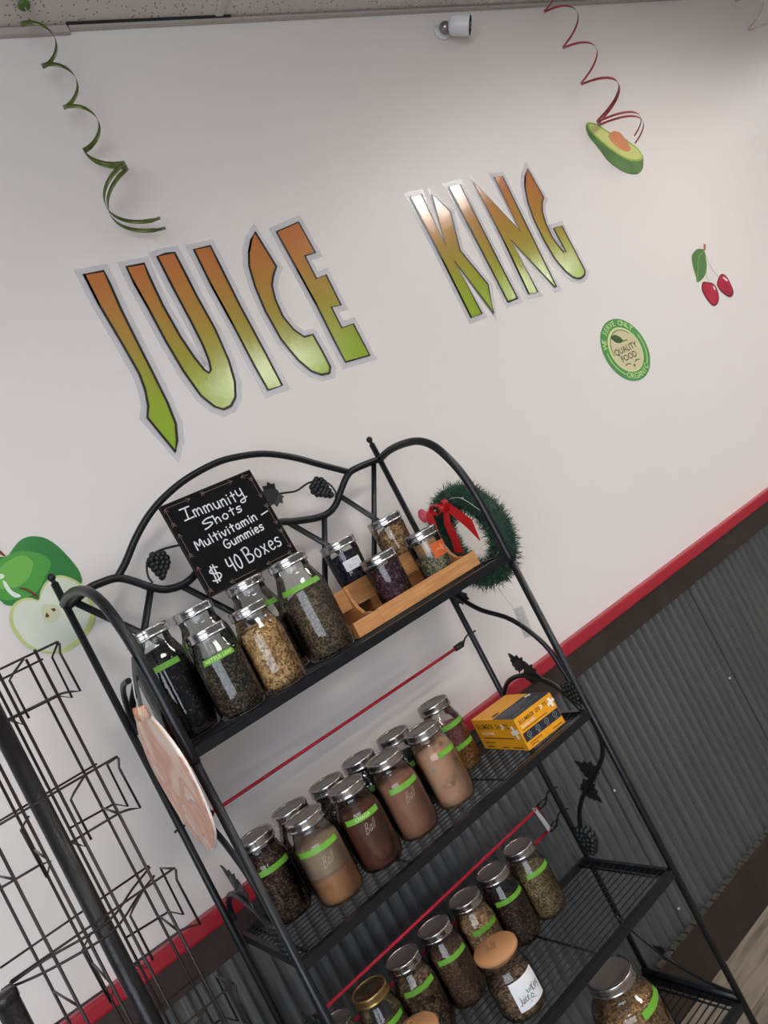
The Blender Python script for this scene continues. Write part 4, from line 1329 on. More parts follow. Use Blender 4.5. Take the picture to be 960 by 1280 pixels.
# ---- handwriting: strokes of each character in a unit cell (x 0..w, y 0 baseline .. 1 cap)
GL_ = {
    'I': (0.75, [[(0.0, 1.0), (0.75, 1.04)], [(0.42, 1.0), (0.30, 0.0)], [(0.0, 0.0), (0.75, 0.06)]]),
    'm': (0.70, [[(0.0, 0.6), (0.02, 0.0)], [(0.0, 0.42), (0.12, 0.6), (0.24, 0.55), (0.26, 0.0)], [(0.26, 0.42), (0.40, 0.6), (0.54, 0.55), (0.58, 0.04)]]),
    'u': (0.48, [[(0.0, 0.6), (0.02, 0.18), (0.12, 0.0), (0.28, 0.08), (0.34, 0.3)], [(0.36, 0.6), (0.38, 0.0)]]),
    'n': (0.46, [[(0.0, 0.6), (0.02, 0.0)], [(0.0, 0.38), (0.14, 0.6), (0.30, 0.56), (0.34, 0.0)]]),
    'i': (0.18, [[(0.05, 0.58), (0.06, 0.0)], [(0.05, 0.80), (0.06, 0.86)]]),
    't': (0.40, [[(0.18, 0.95), (0.18, 0.0)], [(0.0, 0.62), (0.36, 0.66)]]),
    'y': (0.62, [[(0.05, 0.95), (0.06, 0.5), (0.2, 0.38), (0.42, 0.5)], [(0.46, 1.0), (0.46, 0.1), (0.36, -0.22), (0.10, -0.26), (0.06, -0.08), (0.3, 0.04), (0.66, 0.12)]]),
    'S': (0.75, [[(0.78, 0.92), (0.40, 0.98), (0.06, 0.78), (0.16, 0.58), (0.56, 0.44), (0.62, 0.26), (0.34, 0.06), (0.0, 0.0)]]),
    'h': (0.46, [[(0.0, 1.0), (0.02, 0.0)], [(0.02, 0.36), (0.16, 0.58), (0.30, 0.54), (0.34, 0.0)]]),
    'o': (0.46, [[(0.18, 0.6), (0.02, 0.42), (0.02, 0.16), (0.16, 0.0), (0.32, 0.12), (0.36, 0.4), (0.22, 0.6), (0.16, 0.58)]]),
    's': (0.42, [[(0.34, 0.56), (0.16, 0.62), (0.04, 0.48), (0.14, 0.34), (0.30, 0.26), (0.28, 0.06), (0.12, 0.0), (0.0, 0.06)]]),
    'M': (0.72, [[(0.0, 0.0), (0.06, 1.0), (0.30, 0.34), (0.56, 1.0), (0.62, 0.0)]]),
    'l': (0.18, [[(0.05, 1.0), (0.06, 0.0)]]),
    'v': (0.44, [[(0.0, 0.6), (0.18, 0.0), (0.36, 0.62)]]),
    'a': (0.48, [[(0.32, 0.52), (0.18, 0.6), (0.03, 0.40), (0.06, 0.08), (0.20, 0.02), (0.32, 0.22)], [(0.34, 0.6), (0.36, 0.0)]]),
    'G': (0.66, [[(0.54, 0.86), (0.32, 1.0), (0.06, 0.72), (0.06, 0.24), (0.26, 0.0), (0.50, 0.14), (0.54, 0.42), (0.30, 0.42)]]),
    'e': (0.44, [[(0.04, 0.32), (0.34, 0.38), (0.30, 0.58), (0.14, 0.6), (0.02, 0.36), (0.08, 0.06), (0.22, 0.0), (0.38, 0.1)]]),
    '$': (0.62, [[(0.50, 0.80), (0.26, 0.92), (0.06, 0.74), (0.20, 0.54), (0.46, 0.40), (0.48, 0.16), (0.24, 0.04), (0.02, 0.16)], [(0.20, 1.06), (0.18, -0.10)], [(0.34, 1.08), (0.32, -0.08)]]),
    '4': (0.52, [[(0.04, 1.0), (0.02, 0.48), (0.42, 0.52)], [(0.38, 1.0), (0.38, 0.0)]]),
    '0': (0.56, [[(0.24, 1.0), (0.04, 0.70), (0.04, 0.24), (0.20, 0.0), (0.38, 0.20), (0.42, 0.70), (0.26, 1.0)]]),
    'B': (0.66, [[(0.06, 1.0), (0.08, 0.0)], [(0.0, 0.98), (0.34, 1.04), (0.46, 0.80), (0.34, 0.58), (0.12, 0.52)], [(0.14, 0.52), (0.46, 0.46), (0.56, 0.22), (0.38, 0.0), (0.06, 0.0)]]),
    'x': (0.46, [[(0.0, 0.6), (0.36, 0.0)], [(0.34, 0.62), (0.02, 0.0)]]),
    '-': (0.5, [[(0.05, 0.35), (0.45, 0.38)]]),
    'J': (0.52, [[(0.40, 1.0), (0.36, 0.1), (0.20, -0.12), (0.02, 0.04)]]),
    'c': (0.40, [[(0.32, 0.52), (0.18, 0.6), (0.03, 0.36), (0.08, 0.06), (0.22, 0.0), (0.34, 0.1)]]),
    'K': (0.56, [[(0.04, 1.0), (0.06, 0.0)], [(0.48, 1.0), (0.08, 0.44), (0.50, 0.0)]]),
    'g': (0.48, [[(0.32, 0.52), (0.16, 0.6), (0.03, 0.36), (0.10, 0.08), (0.30, 0.22)], [(0.34, 0.6), (0.34, -0.2), (0.18, -0.36), (0.0, -0.26)]]),
    ' ': (0.34, []),
}


def write(text, x0, x1, y0, y1, cap, slant=0.0):
    """strokes of a handwritten line fitted between x0 and x1; baseline runs from y0 to y1"""
    tot = sum(GL_[c][0] + 0.10 for c in text) - 0.10
    k = (x1 - x0) / tot
    out = []
    x = 0.0
    for c in text:
        w_, sts = GL_[c]
        for st in sts:
            pts = [(x + a, b_) for a, b_ in st]
            if len(pts) > 2:
                pts = [(p.x, p.y) for p in smooth_pts([(a, b_, 0) for a, b_ in pts], 4)]
            o_ = []
            for a, b_ in pts:
                fx = a / tot
                o_.append((x0 + a * k + slant * b_ * cap, y0 + (y1 - y0) * fx + b_ * cap))
            out.append(o_)
        x += w_ + 0.10
    return out


CJ = [('cork lidded jar with white Juice King paper label, third shelf', RP(0.392, 0.225, Z3), -1.58),
      ('cork lidded jar cut off by the bottom edge of the picture', RP(0.155, 0.225, Z3), -1.3)]
for lab, lc, fc in CJ:
    t, lb, plc = cork_jar(lab, lc, fc)
    ribbons(write('Juice', -0.030, -0.006, -0.010, -0.008, 0.016), 0.0013, plc).build('name_print', plain('print_black', srgb(32, 34, 38), 0.6), lb)
    ribbons(write('King', 0.008, 0.030, -0.002, 0.002, 0.016), 0.0013, plc).build('name_print', MATS['print_black'], lb)
    ribbons([[(-0.003, -0.008), (0.001, 0.0), (0.005, -0.007)], [(-0.001, -0.010), (0.004, -0.010)], [(0.0, 0.004), (0.001, 0.010)], [(-0.004, 0.004), (-0.006, 0.012)], [(0.004, 0.005), (0.007, 0.012)]],
            0.0022, plc, 0.0).build('emblem_print', plain('print_green', srgb(46, 120, 92), 0.6), lb)
    ribbons([[(-0.008, -0.0145), (0.010, -0.0135)]], 0.0012, plc).build('emblem_print', MATS['print_green'], lb)

# glass script moulded on the faces of three jars
M_EMB = plain('moulded_glass', srgb(206, 190, 176), 0.12)
for tj_, sg in ((tj, 0.0), (cj, 0.0), (oj, 0.1)):
    def plc(a_, b_, h_):
        rr_ = QUART['R'] + 0.0006
        an = A + 0.10 + sg + a_ / rr_
        return Vector((rr_ * cos(an), rr_ * sin(an), 0.082 + b_))
    ribbons(write('Ball', -0.012, 0.013, -0.002, 0.003, 0.020, 0.3), 0.0007, plc).build('moulded_script', M_EMB, tj_, 'raised script moulded in the glass')

# ================================================================== CHALKBOARD SIGN
SW, SH = 0.246, 0.2355
sg = thing('chalkboard_sign', 'small black chalkboard sign priced in white chalk above the tall jars', 'sign', RP(0.254, 0.048, 1.6545), RACK_T)
tilt = radians(6)


def on_sign(a, b_, h):
    """a right, b up from the lower left corner, h proud of the face"""
    y = -h - 0.004
    return Vector((a, y * cos(tilt) + b_ * sin(tilt), b_ * cos(tilt) + y * sin(tilt) * -1))


M_BOARD = plain('chalkboard', srgb(14, 13, 15), 0.75, spec=0.15, vary=0.25, vscale=25)
M_BEDGE = plain('board_edge', srgb(48, 32, 27), 0.6)
M_CHALK = plain('chalk', srgb(226, 228, 232), 0.9, bump=0.4, bscale=600)
M_ARROW = plain('arrow_print', srgb(132, 108, 98), 0.8)
obj('board', prism([(0, 0), (SW, 0), (SW, SH), (0, SH)], 0.006, lambda a, b_, h: on_sign(a, b_, h - 0.0062)), M_BOARD, sg)
ribbons([[(0.001, 0.001), (SW - 0.001, 0.001), (SW - 0.001, SH - 0.001), (0.001, SH - 0.001), (0.001, 0.001)]], 0.0016, on_sign, 0.0001).build('edge_band', M_BEDGE, sg)
ST = lambda s, t_: (s * SW, (1 - t_) * SH)
for body, s0, s1, t0, t1, cap, sl in (('Immunity', 0.155, 0.82, 0.225, 0.262, 0.118, 0.02), ('Shots', 0.285, 0.72, 0.385, 0.365, 0.092, 0.02),
                                      ('Multivitamin', 0.125, 0.81, 0.540, 0.510, 0.090, 0.0), ('-', 0.85, 0.95, 0.52, 0.51, 0.10, 0.0),
                                      ('Gummies', 0.37, 0.82, 0.648, 0.628, 0.088, 0.0), ('$', 0.10, 0.225, 0.895, 0.885, 0.150, 0.05),
                                      ('40', 0.305, 0.455, 0.885, 0.88, 0.150, 0.0), ('Boxes', 0.49, 0.905, 0.868, 0.850, 0.150, 0.0)):
    x0, y0 = ST(s0, t0)
    x1, y1 = ST(s1, t1)
    ribbons(write(body, x0, x1, y0, y1, cap * SH, sl), 0.0032, on_sign, 0.0007).build('chalk_lettering', M_CHALK, sg)
arr = []


def arrow(p, q, feather=True):
    P0, Q0 = Vector(p), Vector(q)
    d = (Q0 - P0).normalized()
    n_ = Vector((-d.y, d.x))
    arr.append([tuple(P0), tuple(Q0)])
    for s_ in (-1, 1):
        arr.append([tuple(Q0), tuple(Q0 - d * 0.009 + n_ * 0.005 * s_)])
        if feather:
            for k_ in (0.004, 0.009):
                arr.append([tuple(P0 + d * k_), tuple(P0 + d * (k_ - 0.006) + n_ * 0.005 * s_)])


mg = 0.010
arrow((0.012, SH - mg), (0.075, SH - mg), False)
arrow((0.105, SH - mg), (0.190, SH - mg))
arrow((SW - 0.012, SH - mg), (0.215, SH - mg), False)
for y0, y1 in ((SH - 0.02, SH - 0.075), (SH - 0.095, SH - 0.15), (SH - 0.165, 0.02)):
    arrow((SW - mg, y0), (SW - mg, y1))
for y0, y1 in ((SH - 0.055, SH - mg), (SH - 0.135, SH - 0.075), (0.01, 0.075)):
    arrow((mg, y0), (mg, y1))
arrow((0.13, mg), (0.06, mg), False)
arrow((0.23, mg), (0.16, mg))
ribbons(arr, 0.0011, on_sign, 0.0004).build('arrow_border', M_ARROW, sg)

# ================================================================== WOODEN RISER AND SMALL JARS
M_BAMBOO, nt, b = new_mat('bamboo')
tc = nt.nodes.new('ShaderNodeTexCoord')
mp = nt.nodes.new('ShaderNodeMapping')
mp.inputs['Scale'].default_value = (6, 90, 90)
nz = nt.nodes.new('ShaderNodeTexNoise')
nz.inputs['Scale'].default_value = 2.2
nz.inputs['Detail'].default_value = 5
rp = nt.nodes.new('ShaderNodeValToRGB')
rp.color_ramp.elements[0].position = 0.3
rp.color_ramp.elements[0].color = srgb(186, 128, 78)
rp.color_ramp.elements[1].position = 0.7
rp.color_ramp.elements[1].color = srgb(210, 156, 102)
nt.links.new(tc.outputs['Object'], mp.inputs['Vector'])
nt.links.new(mp.outputs['Vector'], nz.inputs['Vector'])
nt.links.new(nz.outputs['Fac'], rp.inputs['Fac'])
nt.links.new(rp.outputs['Color'], b.inputs['Base Color'])
b.inputs['Roughness'].default_value = 0.42
M_BAMEND = plain('bamboo_edge', srgb(226, 180, 128), 0.5)
ris = thing('bamboo_riser', 'two-tier bamboo step riser under the four small jars', 'riser', RP(0, 0, Z1), RACK_T)


def riser_half(u0, u1, dv, dz, end_l=True, end_r=True):
    """stepped half: front tier and rear tier, each a tread with a front lip"""
    tiers = ((0.218 - dv, 0.118, 0.020 + dz), (0.118, 0.014, 0.092 + dz))
    for vf, vb, zt in tiers:
        MB().box((u0, -vf + 0.008, zt - 0.007), (u1, -vb, zt)).build('tread', M_BAMBOO, ris)
        lip = 0.016
        MB().box((u0, -vf, max(0.0, zt - 0.034) if vf < 0.15 else 0.0), (u1, -vf + 0.008, zt + lip)).build('front_lip', M_BAMBOO, ris)
    MB().box((u0 + 0.001, -0.014, 0.0), (u1 - 0.001, -0.0085, 0.092 + dz)).build('back_board', M_BAMBOO, ris)
    prof = [(0.218 - dv, 0.0), (0.218 - dv, 0.036 + dz), (0.210 - dv, 0.036 + dz), (0.196 - dv, 0.030 + dz), (0.150, 0.036 + dz), (0.134, 0.052 + dz), (0.126, 0.074 + dz), (0.122, 0.108 + dz), (0.110, 0.108 + dz),
            (0.098, 0.100 + dz), (0.022, 0.100 + dz), (0.014, 0.104 + dz), (0.014, 0.0)]
    for uu, use in ((u0, end_l), (u1, end_r)):
        if use:
            s_ = 1 if uu == u0 else -1
            obj('end_panel', prism(prof, 0.008, lambda a, b_, h, uu=uu, s_=s_: Vector((uu + s_ * (h - 0.008), -a, b_))), M_BAMBOO, ris)
    return


riser_half(0.462, 0.640, 0.002, -0.002, True, False)
riser_half(0.534, 0.838, 0.0, 0.0, True, True)
GS = 'small jars on the bamboo riser'
M_WL = plain('white_sticker', srgb(226, 226, 228), 0.5, vary=0.05, vscale=200)
M_OL = plain('orange_sticker', srgb(206, 96, 44), 0.5)


def sticker(t, kind, zc, hh, face, span, mat, name, txtmat=None, strokes=None):
    prof = jar_prof(kind, True)
    vs, fs = [], []
    for i in range(11):
        a = face - radians(span) / 2 + radians(span) * i / 10
        for z in (zc - hh / 2, zc + hh / 2):
            rr_ = radius_at(prof, z) + 0.0007
            vs.append((rr_ * cos(a), rr_ * sin(a), z))
    for i in range(10):
        fs.append((2 * i, 2 * i + 2, 2 * i + 3, 2 * i + 1))
    lb = MB().add(vs, fs, True).build(name, mat, t)
    if strokes:
        def plc(a_, b_, h_):
            rr_ = radius_at(prof, zc + b_) + 0.0011
            return Vector((rr_ * cos(face + a_ / rr_), rr_ * sin(face + a_ / rr_), zc + b_))
        ribbons(strokes, 0.0011, plc).build('print', txtmat, lb)


ZF, ZB = Z1 + 0.0202, Z1 + 0.0922
s1 = jar('small jar of inky dark berries with white sticker, back of the riser', RP(0.600, 0.0625, ZB), PINT, F_INK, 0.70, straight=True, group=GS)
sticker(s1, PINT, 0.055, 0.026, -1.75, 62, M_WL, 'white_sticker', plain('print_grey', srgb(150, 150, 150), 0.6),
        [[(-0.002, 0.006), (0.002, 0.008), (0.006, 0.005), (0.010, 0.008), (0.014, 0.006)], [(-0.002, 0.001), (0.014, 0.001)], [(-0.002, -0.004), (0.010, -0.004)],
         [(-0.013, -0.004), (-0.009, -0.008), (-0.005, -0.004), (-0.009, 0.0), (-0.013, -0.004)]])
s2 = jar('small jar of dark purple petals, front left of the riser', RP(0.622, 0.164, ZF), PINT, F_PURPLE, 0.70, straight=True, group=GS, flakes=(320, 0.008, 0.003, K_PURPLE))
s3 = jar('small jar of tan root shavings, back right of the riser', RP(0.756, 0.0625, ZB), PINT, F_PALEROOT, 0.62, straight=True, group=GS, slope=0.3, flakes=(260, 0.010, 0.0022, K_TAN))
s4 = jar('small jar of pale green herb with orange sticker, front right of the riser', RP(0.762, 0.164, ZF), PINT, F_GREENHERB, 0.44, straight=True, group=GS, flakes=(300, 0.006, 0.0016, K_SAGE))
sticker(s4, PINT, 0.062, 0.036, -1.32, 78, M_OL, 'orange_sticker', plain('print_cream', srgb(246, 206, 170), 0.6),
        [[(-0.018, 0.0), (-0.010, 0.002), (-0.006, -0.002), (-0.002, 0.001), (0.0, 0.010), (0.003, -0.008), (0.006, 0.003), (0.012, 0.001), (0.019, 0.003)]])

# ================================================================== YELLOW BOX
BL, BW, BH = 0.187, 0.124, 0.0795
M_YEL = plain('box_yellow', srgb(240, 164, 30), 0.45, vary=0.04, vscale=14)
M_NAVY = plain('box_navy', srgb(38, 42, 54), 0.45)
M_BTX = plain('box_print', srgb(60, 42, 22), 0.5)
M_BWH = plain('box_white', srgb(248, 240, 226), 0.5)
M_BGR = plain('box_grey', srgb(150, 152, 160), 0.5)
# local frame: x along the short front side, y along the long side away from the viewer
bx_ = thing('supplement_box', 'yellow cardboard box printed SLUMBER SHOTS at the right of the middle shelf', 'box', RP(0.686, 0.258, Z2), RACK_T - radians(5))
bm_ = MB()
bm_.box((0, 0, 0), (BW, BL, BH - 0.0008))
bm_.build('carton', M_YEL, bx_)
MB().box((-0.0004, -0.0004, BH - 0.0008), (BW + 0.0004, BL * 0.52, BH)).box((-0.0004, BL * 0.525, BH - 0.0008), (BW + 0.0004, BL + 0.0004, BH)).build('lid_flap', M_YEL, bx_)
fL = lambda a, b_, h: Vector((-0.0002 - h, BL - a, b_))            # long side, seen from the left; a from the far end to the near corner
fF = lambda a, b_, h: Vector((a, -0.0002 - h, b_))                 # short front side
fT = lambda a, b_, h: Vector((a, b_, BH + 0.0002 + h))             # top


def plus(mb, place, cx, cz, s, rot, h):
    for ang in (rot, rot + pi / 2):
        c, s_ = cos(ang), sin(ang)
        q = [(-s, -s * 0.30), (s, -s * 0.30), (s, s * 0.30), (-s, s * 0.30)]
        mb.add([place(cx + a * c - b_ * s_, cz + a * s_ + b_ * c, h + (0.0002 if ang == rot else 0.0003)) for a, b_ in q], [(0, 1, 2, 3)])
    return mb


tm = MB()
text_mb(tm, 'SLUMBER', 0.0185, fL, 0.0004, (0.050, 0.060), spacing=1.1, sx=0.90)
text_mb(tm, 'SH   TS', 0.0185, fL, 0.0004, (0.124, 0.060), spacing=1.1, sx=0.90)
tm.build('box_lettering', M_BTX, bx_)
tm = MB()
text_mb(tm, 'SLUMBER', 0.0128, fF, 0.0004, (0.033, 0.065), spacing=1.1, sx=0.86)
text_mb(tm, 'SH   TS', 0.0128, fF, 0.0004, (0.082, 0.065), spacing=1.1, sx=0.86)
tm.build('box_lettering', M_BTX, bx_)
tm = MB()
text_mb(tm, 'SUGAR FREE', 0.0105, fL, 0.0004, (0.050, 0.042), sx=0.95)
text_mb(tm, 'SUGAR FREE', 0.0085, fF, 0.0004, (0.032, 0.053), sx=0.95)
tm.build('box_lettering', M_BWH, bx_)
plus(MB(), fL, 0.168, 0.046, 0.017, 0.20, 0.0004).build('white_cross', M_BWH, bx_)
plus(MB(), fF, 0.113, 0.060, 0.012, 0.20, 0.0004).build('white_cross', M_BWH, bx_)
plus(MB(), fT, 0.112, 0.076, 0.010, 0.20, 0.0004).build('white_cross', M_BWH, bx_)
# small moon-like mark replacing the letter O of the name
for plc_, cx, cz, s in ((fL, 0.1225, 0.060, 0.0052), (fF, 0.0812, 0.065, 0.0036)):
    ribbons([[(cx + s * cos(radians(a)), cz + s * sin(radians(a))) for a in range(-100, 120, 20)]], s * 0.8, plc_, 0.0005).build('white_crescent', M_BWH, bx_)
ribbons([[(0.02, 0.030), (0.150, 0.030)], [(0.02, 0.018), (0.060, 0.018)], [(0.02, 0.007), (0.05, 0.007)], [(0.085, 0.006), (0.11, 0.006)], [(0.13, 0.006), (0.172, 0.006)]], 0.0022, fL).build('small_print', M_BTX, bx_)
obj('dark_band', prism([(0.004, 0.018), (BW - 0.001, 0.018), (BW - 0.001, 0.040), (0.004, 0.040)], 0.0003, fF), M_NAVY, bx_)
for i in range(4):
    cx = 0.020 + i * 0.029
    ribbons([[(cx + 0.006 * cos(radians(a)), 0.031 + 0.006 * sin(radians(a))) for a in range(0, 361, 30)], [(cx, 0.028), (cx, 0.034)], [(cx - 0.005, 0.0215), (cx + 0.005, 0.0215)]], 0.0012, fF, 0.0007).build('icon', M_BGR, bx_)
ribbons([[(0.008, 0.046), (0.090, 0.046)], [(0.012, 0.0115), (0.05, 0.0115)], [(0.012, 0.006), (0.035, 0.006)], [(0.085, 0.006), (0.115, 0.006)]], 0.0016, fF).build('small_print', M_BTX, bx_)
obj('dark_top_panel', prism([(0.001, 0.001), (BW - 0.001, 0.001), (BW - 0.001, 0.090), (0.001, 0.090)], 0.0003, fT), M_NAVY, bx_)
ribbons([[(0.010, 0.078), (0.060, 0.078)], [(0.010, 0.066), (0.095, 0.066)], [(0.010, 0.054), (0.085, 0.054)], [(0.018, 0.040), (0.055, 0.040)], [(0.075, 0.030), (0.110, 0.030)], [(0.012, 0.016), (0.05, 0.016)]], 0.0026, fT, 0.0006).build('small_print', M_BGR, bx_)
obj('thumb_hole', prism([(0.022 + 0.011 * cos(2 * pi * i / 16), 0.104 + 0.006 * sin(2 * pi * i / 16)) for i in range(16)], 0.0003, fT), plain('hole_dark', srgb(60, 36, 14), 0.8), bx_)

# ================================================================== WREATH
wr = thing('wreath', 'small dark green tinsel wreath with red bow hung at the right end of the rack', 'wreath', RP(0.957, 0.100, 1.484), RACK_T)
WRAD, WTUB = 0.112, 0.045
M_PINE = plain('pine_dark', srgb(26, 58, 46), 0.7, vary=0.4, vscale=60)
mt, nt, b = new_mat('pine_needle')
oi = nt.nodes.new('ShaderNodeTexCoord')
nz = nt.nodes.new('ShaderNodeTexNoise')
nz.inputs['Scale'].default_value = 160
rp = nt.nodes.new('ShaderNodeValToRGB')
rp.color_ramp.elements[0].position = 0.35
rp.color_ramp.elements[0].color = srgb(12, 34, 28)
rp.color_ramp.elements[1].position = 0.68
rp.color_ramp.elements[1].color = srgb(76, 122, 98)
nt.links.new(oi.outputs['Object'], nz.inputs['Vector'])
nt.links.new(nz.outputs['Fac'], rp.inputs['Fac'])
nt.links.new(rp.outputs['Color'], b.inputs['Base Color'])
b.inputs['Roughness'].default_value = 0.45
M_NEEDLE = mt
# ring lies in the rack's side plane (local y-z), facing left
ringp = [Vector((0, -WRAD * cos(2 * pi * i / 40), WRAD * sin(2 * pi * i / 40))) for i in range(40)]
MB().tube(ringp, WTUB * 0.72, 10, closed=True).build('core', M_PINE, wr)
mb = MB()
rnd = random.Random(11)
for i in range(8500):
    a, b2 = rnd.uniform(0, 2 * pi), rnd.uniform(0, 2 * pi)
    rad = Vector((0, -cos(a), sin(a)))
    base = rad * WRAD
    nrm = rad * cos(b2) + Vector((1, 0, 0)) * sin(b2)
    tan = Vector((0, sin(a), cos(a)))
    st = base + nrm * WTUB * rnd.uniform(0.4, 0.8)
    dr = (nrm + tan * rnd.uniform(-0.9, 0.9) + Vector((rnd.uniform(-.5, .5), rnd.uniform(-.5, .5), rnd.uniform(-.5, .5)))).normalized()
    ln = rnd.uniform(0.010, 0.026)
    sd = dr.cross(Vector((rnd.uniform(-1, 1), rnd.uniform(-1, 1), rnd.uniform(-1, 1)))).normalized() * 0.0012
    mb.add([st - sd, st + sd, st + dr * ln], [(0, 1, 2)])
mb.build('needles', M_NEEDLE, wr, None, True)
M_BOW = plain('bow_red', srgb(214, 34, 38), 0.45, bump=0.3, bscale=300)
M_CANDY = plain('candy_pink', srgb(226, 96, 112), 0.4)
FX = -0.050   # trimmings sit on the side facing the jars


def cloth(pts_l, pts_r):
    n_ = len(pts_l)
    q = [Vector(p) for p in pts_l] + [Vector(p) for p in pts_r]
    nrm = Vector((0.0008, 0, 0))
    m_ = MB().add(q, [(i, i + 1, n_ + i + 1, n_ + i) for i in range(n_ - 1)], True)
    m_.add([p + nrm for p in q], [(n_ + i, n_ + i + 1, i + 1, i) for i in range(n_ - 1)], True)
    return m_


def WL(v, z, dx=0.0):
    return Vector((FX + dx, -(v - 0.100), z - 1.484))


cloth([WL(0.105, 1.580), WL(0.092, 1.545, -0.008), WL(0.080, 1.500, -0.002), WL(0.066, 1.468)], [WL(0.126, 1.578), WL(0.120, 1.545, -0.008), WL(0.112, 1.500, -0.002), WL(0.098, 1.455)]).build('bow_tail', M_BOW, wr)
cloth([WL(0.112, 1.584), WL(0.140, 1.556, -0.006), WL(0.160, 1.515, 0.0), WL(0.182, 1.470)], [WL(0.140, 1.592), WL(0.176, 1.560, -0.006), WL(0.192, 1.528, 0.0), WL(0.184, 1.472)]).build('bow_tail', M_BOW, wr)
for sgn in (-1, 1):
    ctr = WL(0.115, 1.588)
    lp_ = [ctr + Vector((-0.004 - 0.010 * sin(pi * i / 8), -sgn * 0.036 * sin(pi * i / 8) * (1 if i < 5 else 0.8), 0.016 * sin(2 * pi * i / 8) + 0.003)) for i in range(9)]
    cloth([p + Vector((-0.008, 0, 0)) for p in lp_], [p + Vector((0.006, 0, 0)) for p in lp_]).build('bow_loop', M_BOW, wr)
MB().sphere(WL(0.115, 1.588, -0.006), 0.010, 10, 7, (1, 1, 1.1)).build('bow_knot', M_BOW, wr)
for (v, z, s) in ((0.036, 1.590, 0.020),):
    sp_ = []
    for i in range(40):
        a = i * 0.5
        r_ = s * (1 - i / 46)
        sp_.append(WL(v, z, -0.012 - 0.0002 * i) + Vector((0, r_ * cos(a), r_ * sin(a))))
    MB().tube(sp_, 0.0030, 6).build('candy_rosette', M_CANDY, wr)
obj('red_leaf', prism([(p.x, p.y) for p in smooth_pts([(0, -0.024, 0), (0.012, -0.008, 0), (0.013, 0.010, 0), (0, 0.026, 0), (-0.013, 0.010, 0), (-0.012, -0.008, 0)], 4, True)], 0.002,
    lambda a, b_, h: WL(0.066, 1.572, -0.014 - h - 0.3 * abs(a)) + Vector((0, -a, b_))), M_BOW, wr)
ribbons([[(0, -0.020), (0, 0.020)], [(0, 0), (0.008, 0.010)], [(0, 0), (-0.008, 0.010)], [(0, -0.01), (0.008, 0.0)], [(0, -0.01), (-0.008, 0.0)]], 0.0012,
        lambda a, b_, h: WL(0.066, 1.572, -0.0172 - 0.3 * abs(a)) + Vector((0, -a, b_))).build('red_leaf_vein', M_CHD, wr)
M_TWINE = plain('wire_white', srgb(206, 206, 196), 0.5)
MB().tube(smooth_pts([WL(0.150, 1.600), WL(0.205, 1.590, -0.010), WL(0.245, 1.540, -0.006), WL(0.262, 1.490), WL(0.255, 1.44, 0.01)], 6), 0.0007, 6).build('light_wire', M_TWINE, wr)
for (v, z) in ((0.128, 1.598), (0.205, 1.588), (0.250, 1.530), (0.08, 1.59), (0.16, 1.352)):
    MB().sphere(WL(v, z, -0.004), 0.0022, 8, 6).build('light_bulb', plain('bulb_clear', srgb(236, 232, 214), 0.2), wr)
M_BATT = plain('battery_case', srgb(206, 204, 204), 0.25, vary=0.15, vscale=120)
MB().tube([WL(0.120, 1.352, 0.03), WL(0.128, 1.31, 0.03), WL(0.140, 1.270, 0.03)], 0.0008, 5).build('battery_wire', M_TWINE, wr)
bt = MB()
bt.box((-0.007, -0.011, -0.042), (0.007, 0.011, 0.040)).box((-0.0085, -0.007, -0.030), (-0.007, 0.007, 0.006)).box((-0.0085, -0.004, 0.016), (-0.007, 0.004, 0.028))
bo = bt.build('battery_box', M_BATT, wr, 'translucent battery box on a thin wire')
bo.location = WL(0.150, 1.230, 0.03)
bo.rotation_euler = (0.10, 0, 0.5)

# ================================================================== MARBLED DISC ORNAMENT (left side of the rack)
mt, nt, b = new_mat('marbled_resin')
tc = nt.nodes.new('ShaderNodeTexCoord')
nz = nt.nodes.new('ShaderNodeTexNoise')
nz.inputs['Scale'].default_value = 5.0
nz.inputs['Detail'].default_value = 1.5
nz.inputs['Distortion'].default_value = 2.2
rp = nt.nodes.new('ShaderNodeValToRGB')
els = rp.color_ramp.elements
els[0].position, els[0].color = 0.30, srgb(226, 200, 180)
els[1].position, els[1].color = 0.74, srgb(236, 222, 210)
for pos, colr in ((0.40, srgb(222, 176, 148)), (0.46, srgb(202, 132, 100)), (0.53, srgb(220, 160, 128)), (0.56, srgb(168, 120, 106)), (0.58, srgb(228, 196, 174)), (0.66, srgb(208, 144, 112))):
    e = els.new(pos)
    e.color = colr
mp = nt.nodes.new('ShaderNodeMapping')
mp.inputs['Scale'].default_value = (1, 1.5, 0.75)
nt.links.new(tc.outputs['Object'], mp.inputs['Vector'])
nt.links.new(mp.outputs['Vector'], nz.inputs['Vector'])
nt.links.new(nz.outputs['Fac'], rp.inputs['Fac'])
nt.links.new(rp.outputs['Color'], b.inputs['Base Color'])
b.inputs['Roughness'].default_value = 0.22
M_MARB = mt
dc = thing('marbled_disc', 'pink and cream marbled resin disc hanging on the left side of the rack', 'ornament', RP(-0.028, 0.236, 1.384), RACK_T)
poly = []
for i in range(56):
    a = 2 * pi * i / 56
    r_ = 0.136 * (1 + 0.018 * sin(3 * a + 0.6) + 0.012 * sin(7 * a))
    poly.append((r_ * cos(a) * 0.86, r_ * sin(a)))
poly_top = [(0.018, 0.138), (0.022, 0.150), (0.030, 0.150), (0.036, 0.136)]
obj('disc', prism(poly, 0.007, lambda a, b_, h: Vector((-0.0035 + h, -a, b_))), M_MARB, dc)
obj('white_rim', prism([(a * 1.012, b_ * 1.012) for a, b_ in poly], 0.004, lambda a, b_, h: Vector((-0.0015 + h, -a, b_))), plain('resin_white', srgb(242, 236, 230), 0.3), dc)
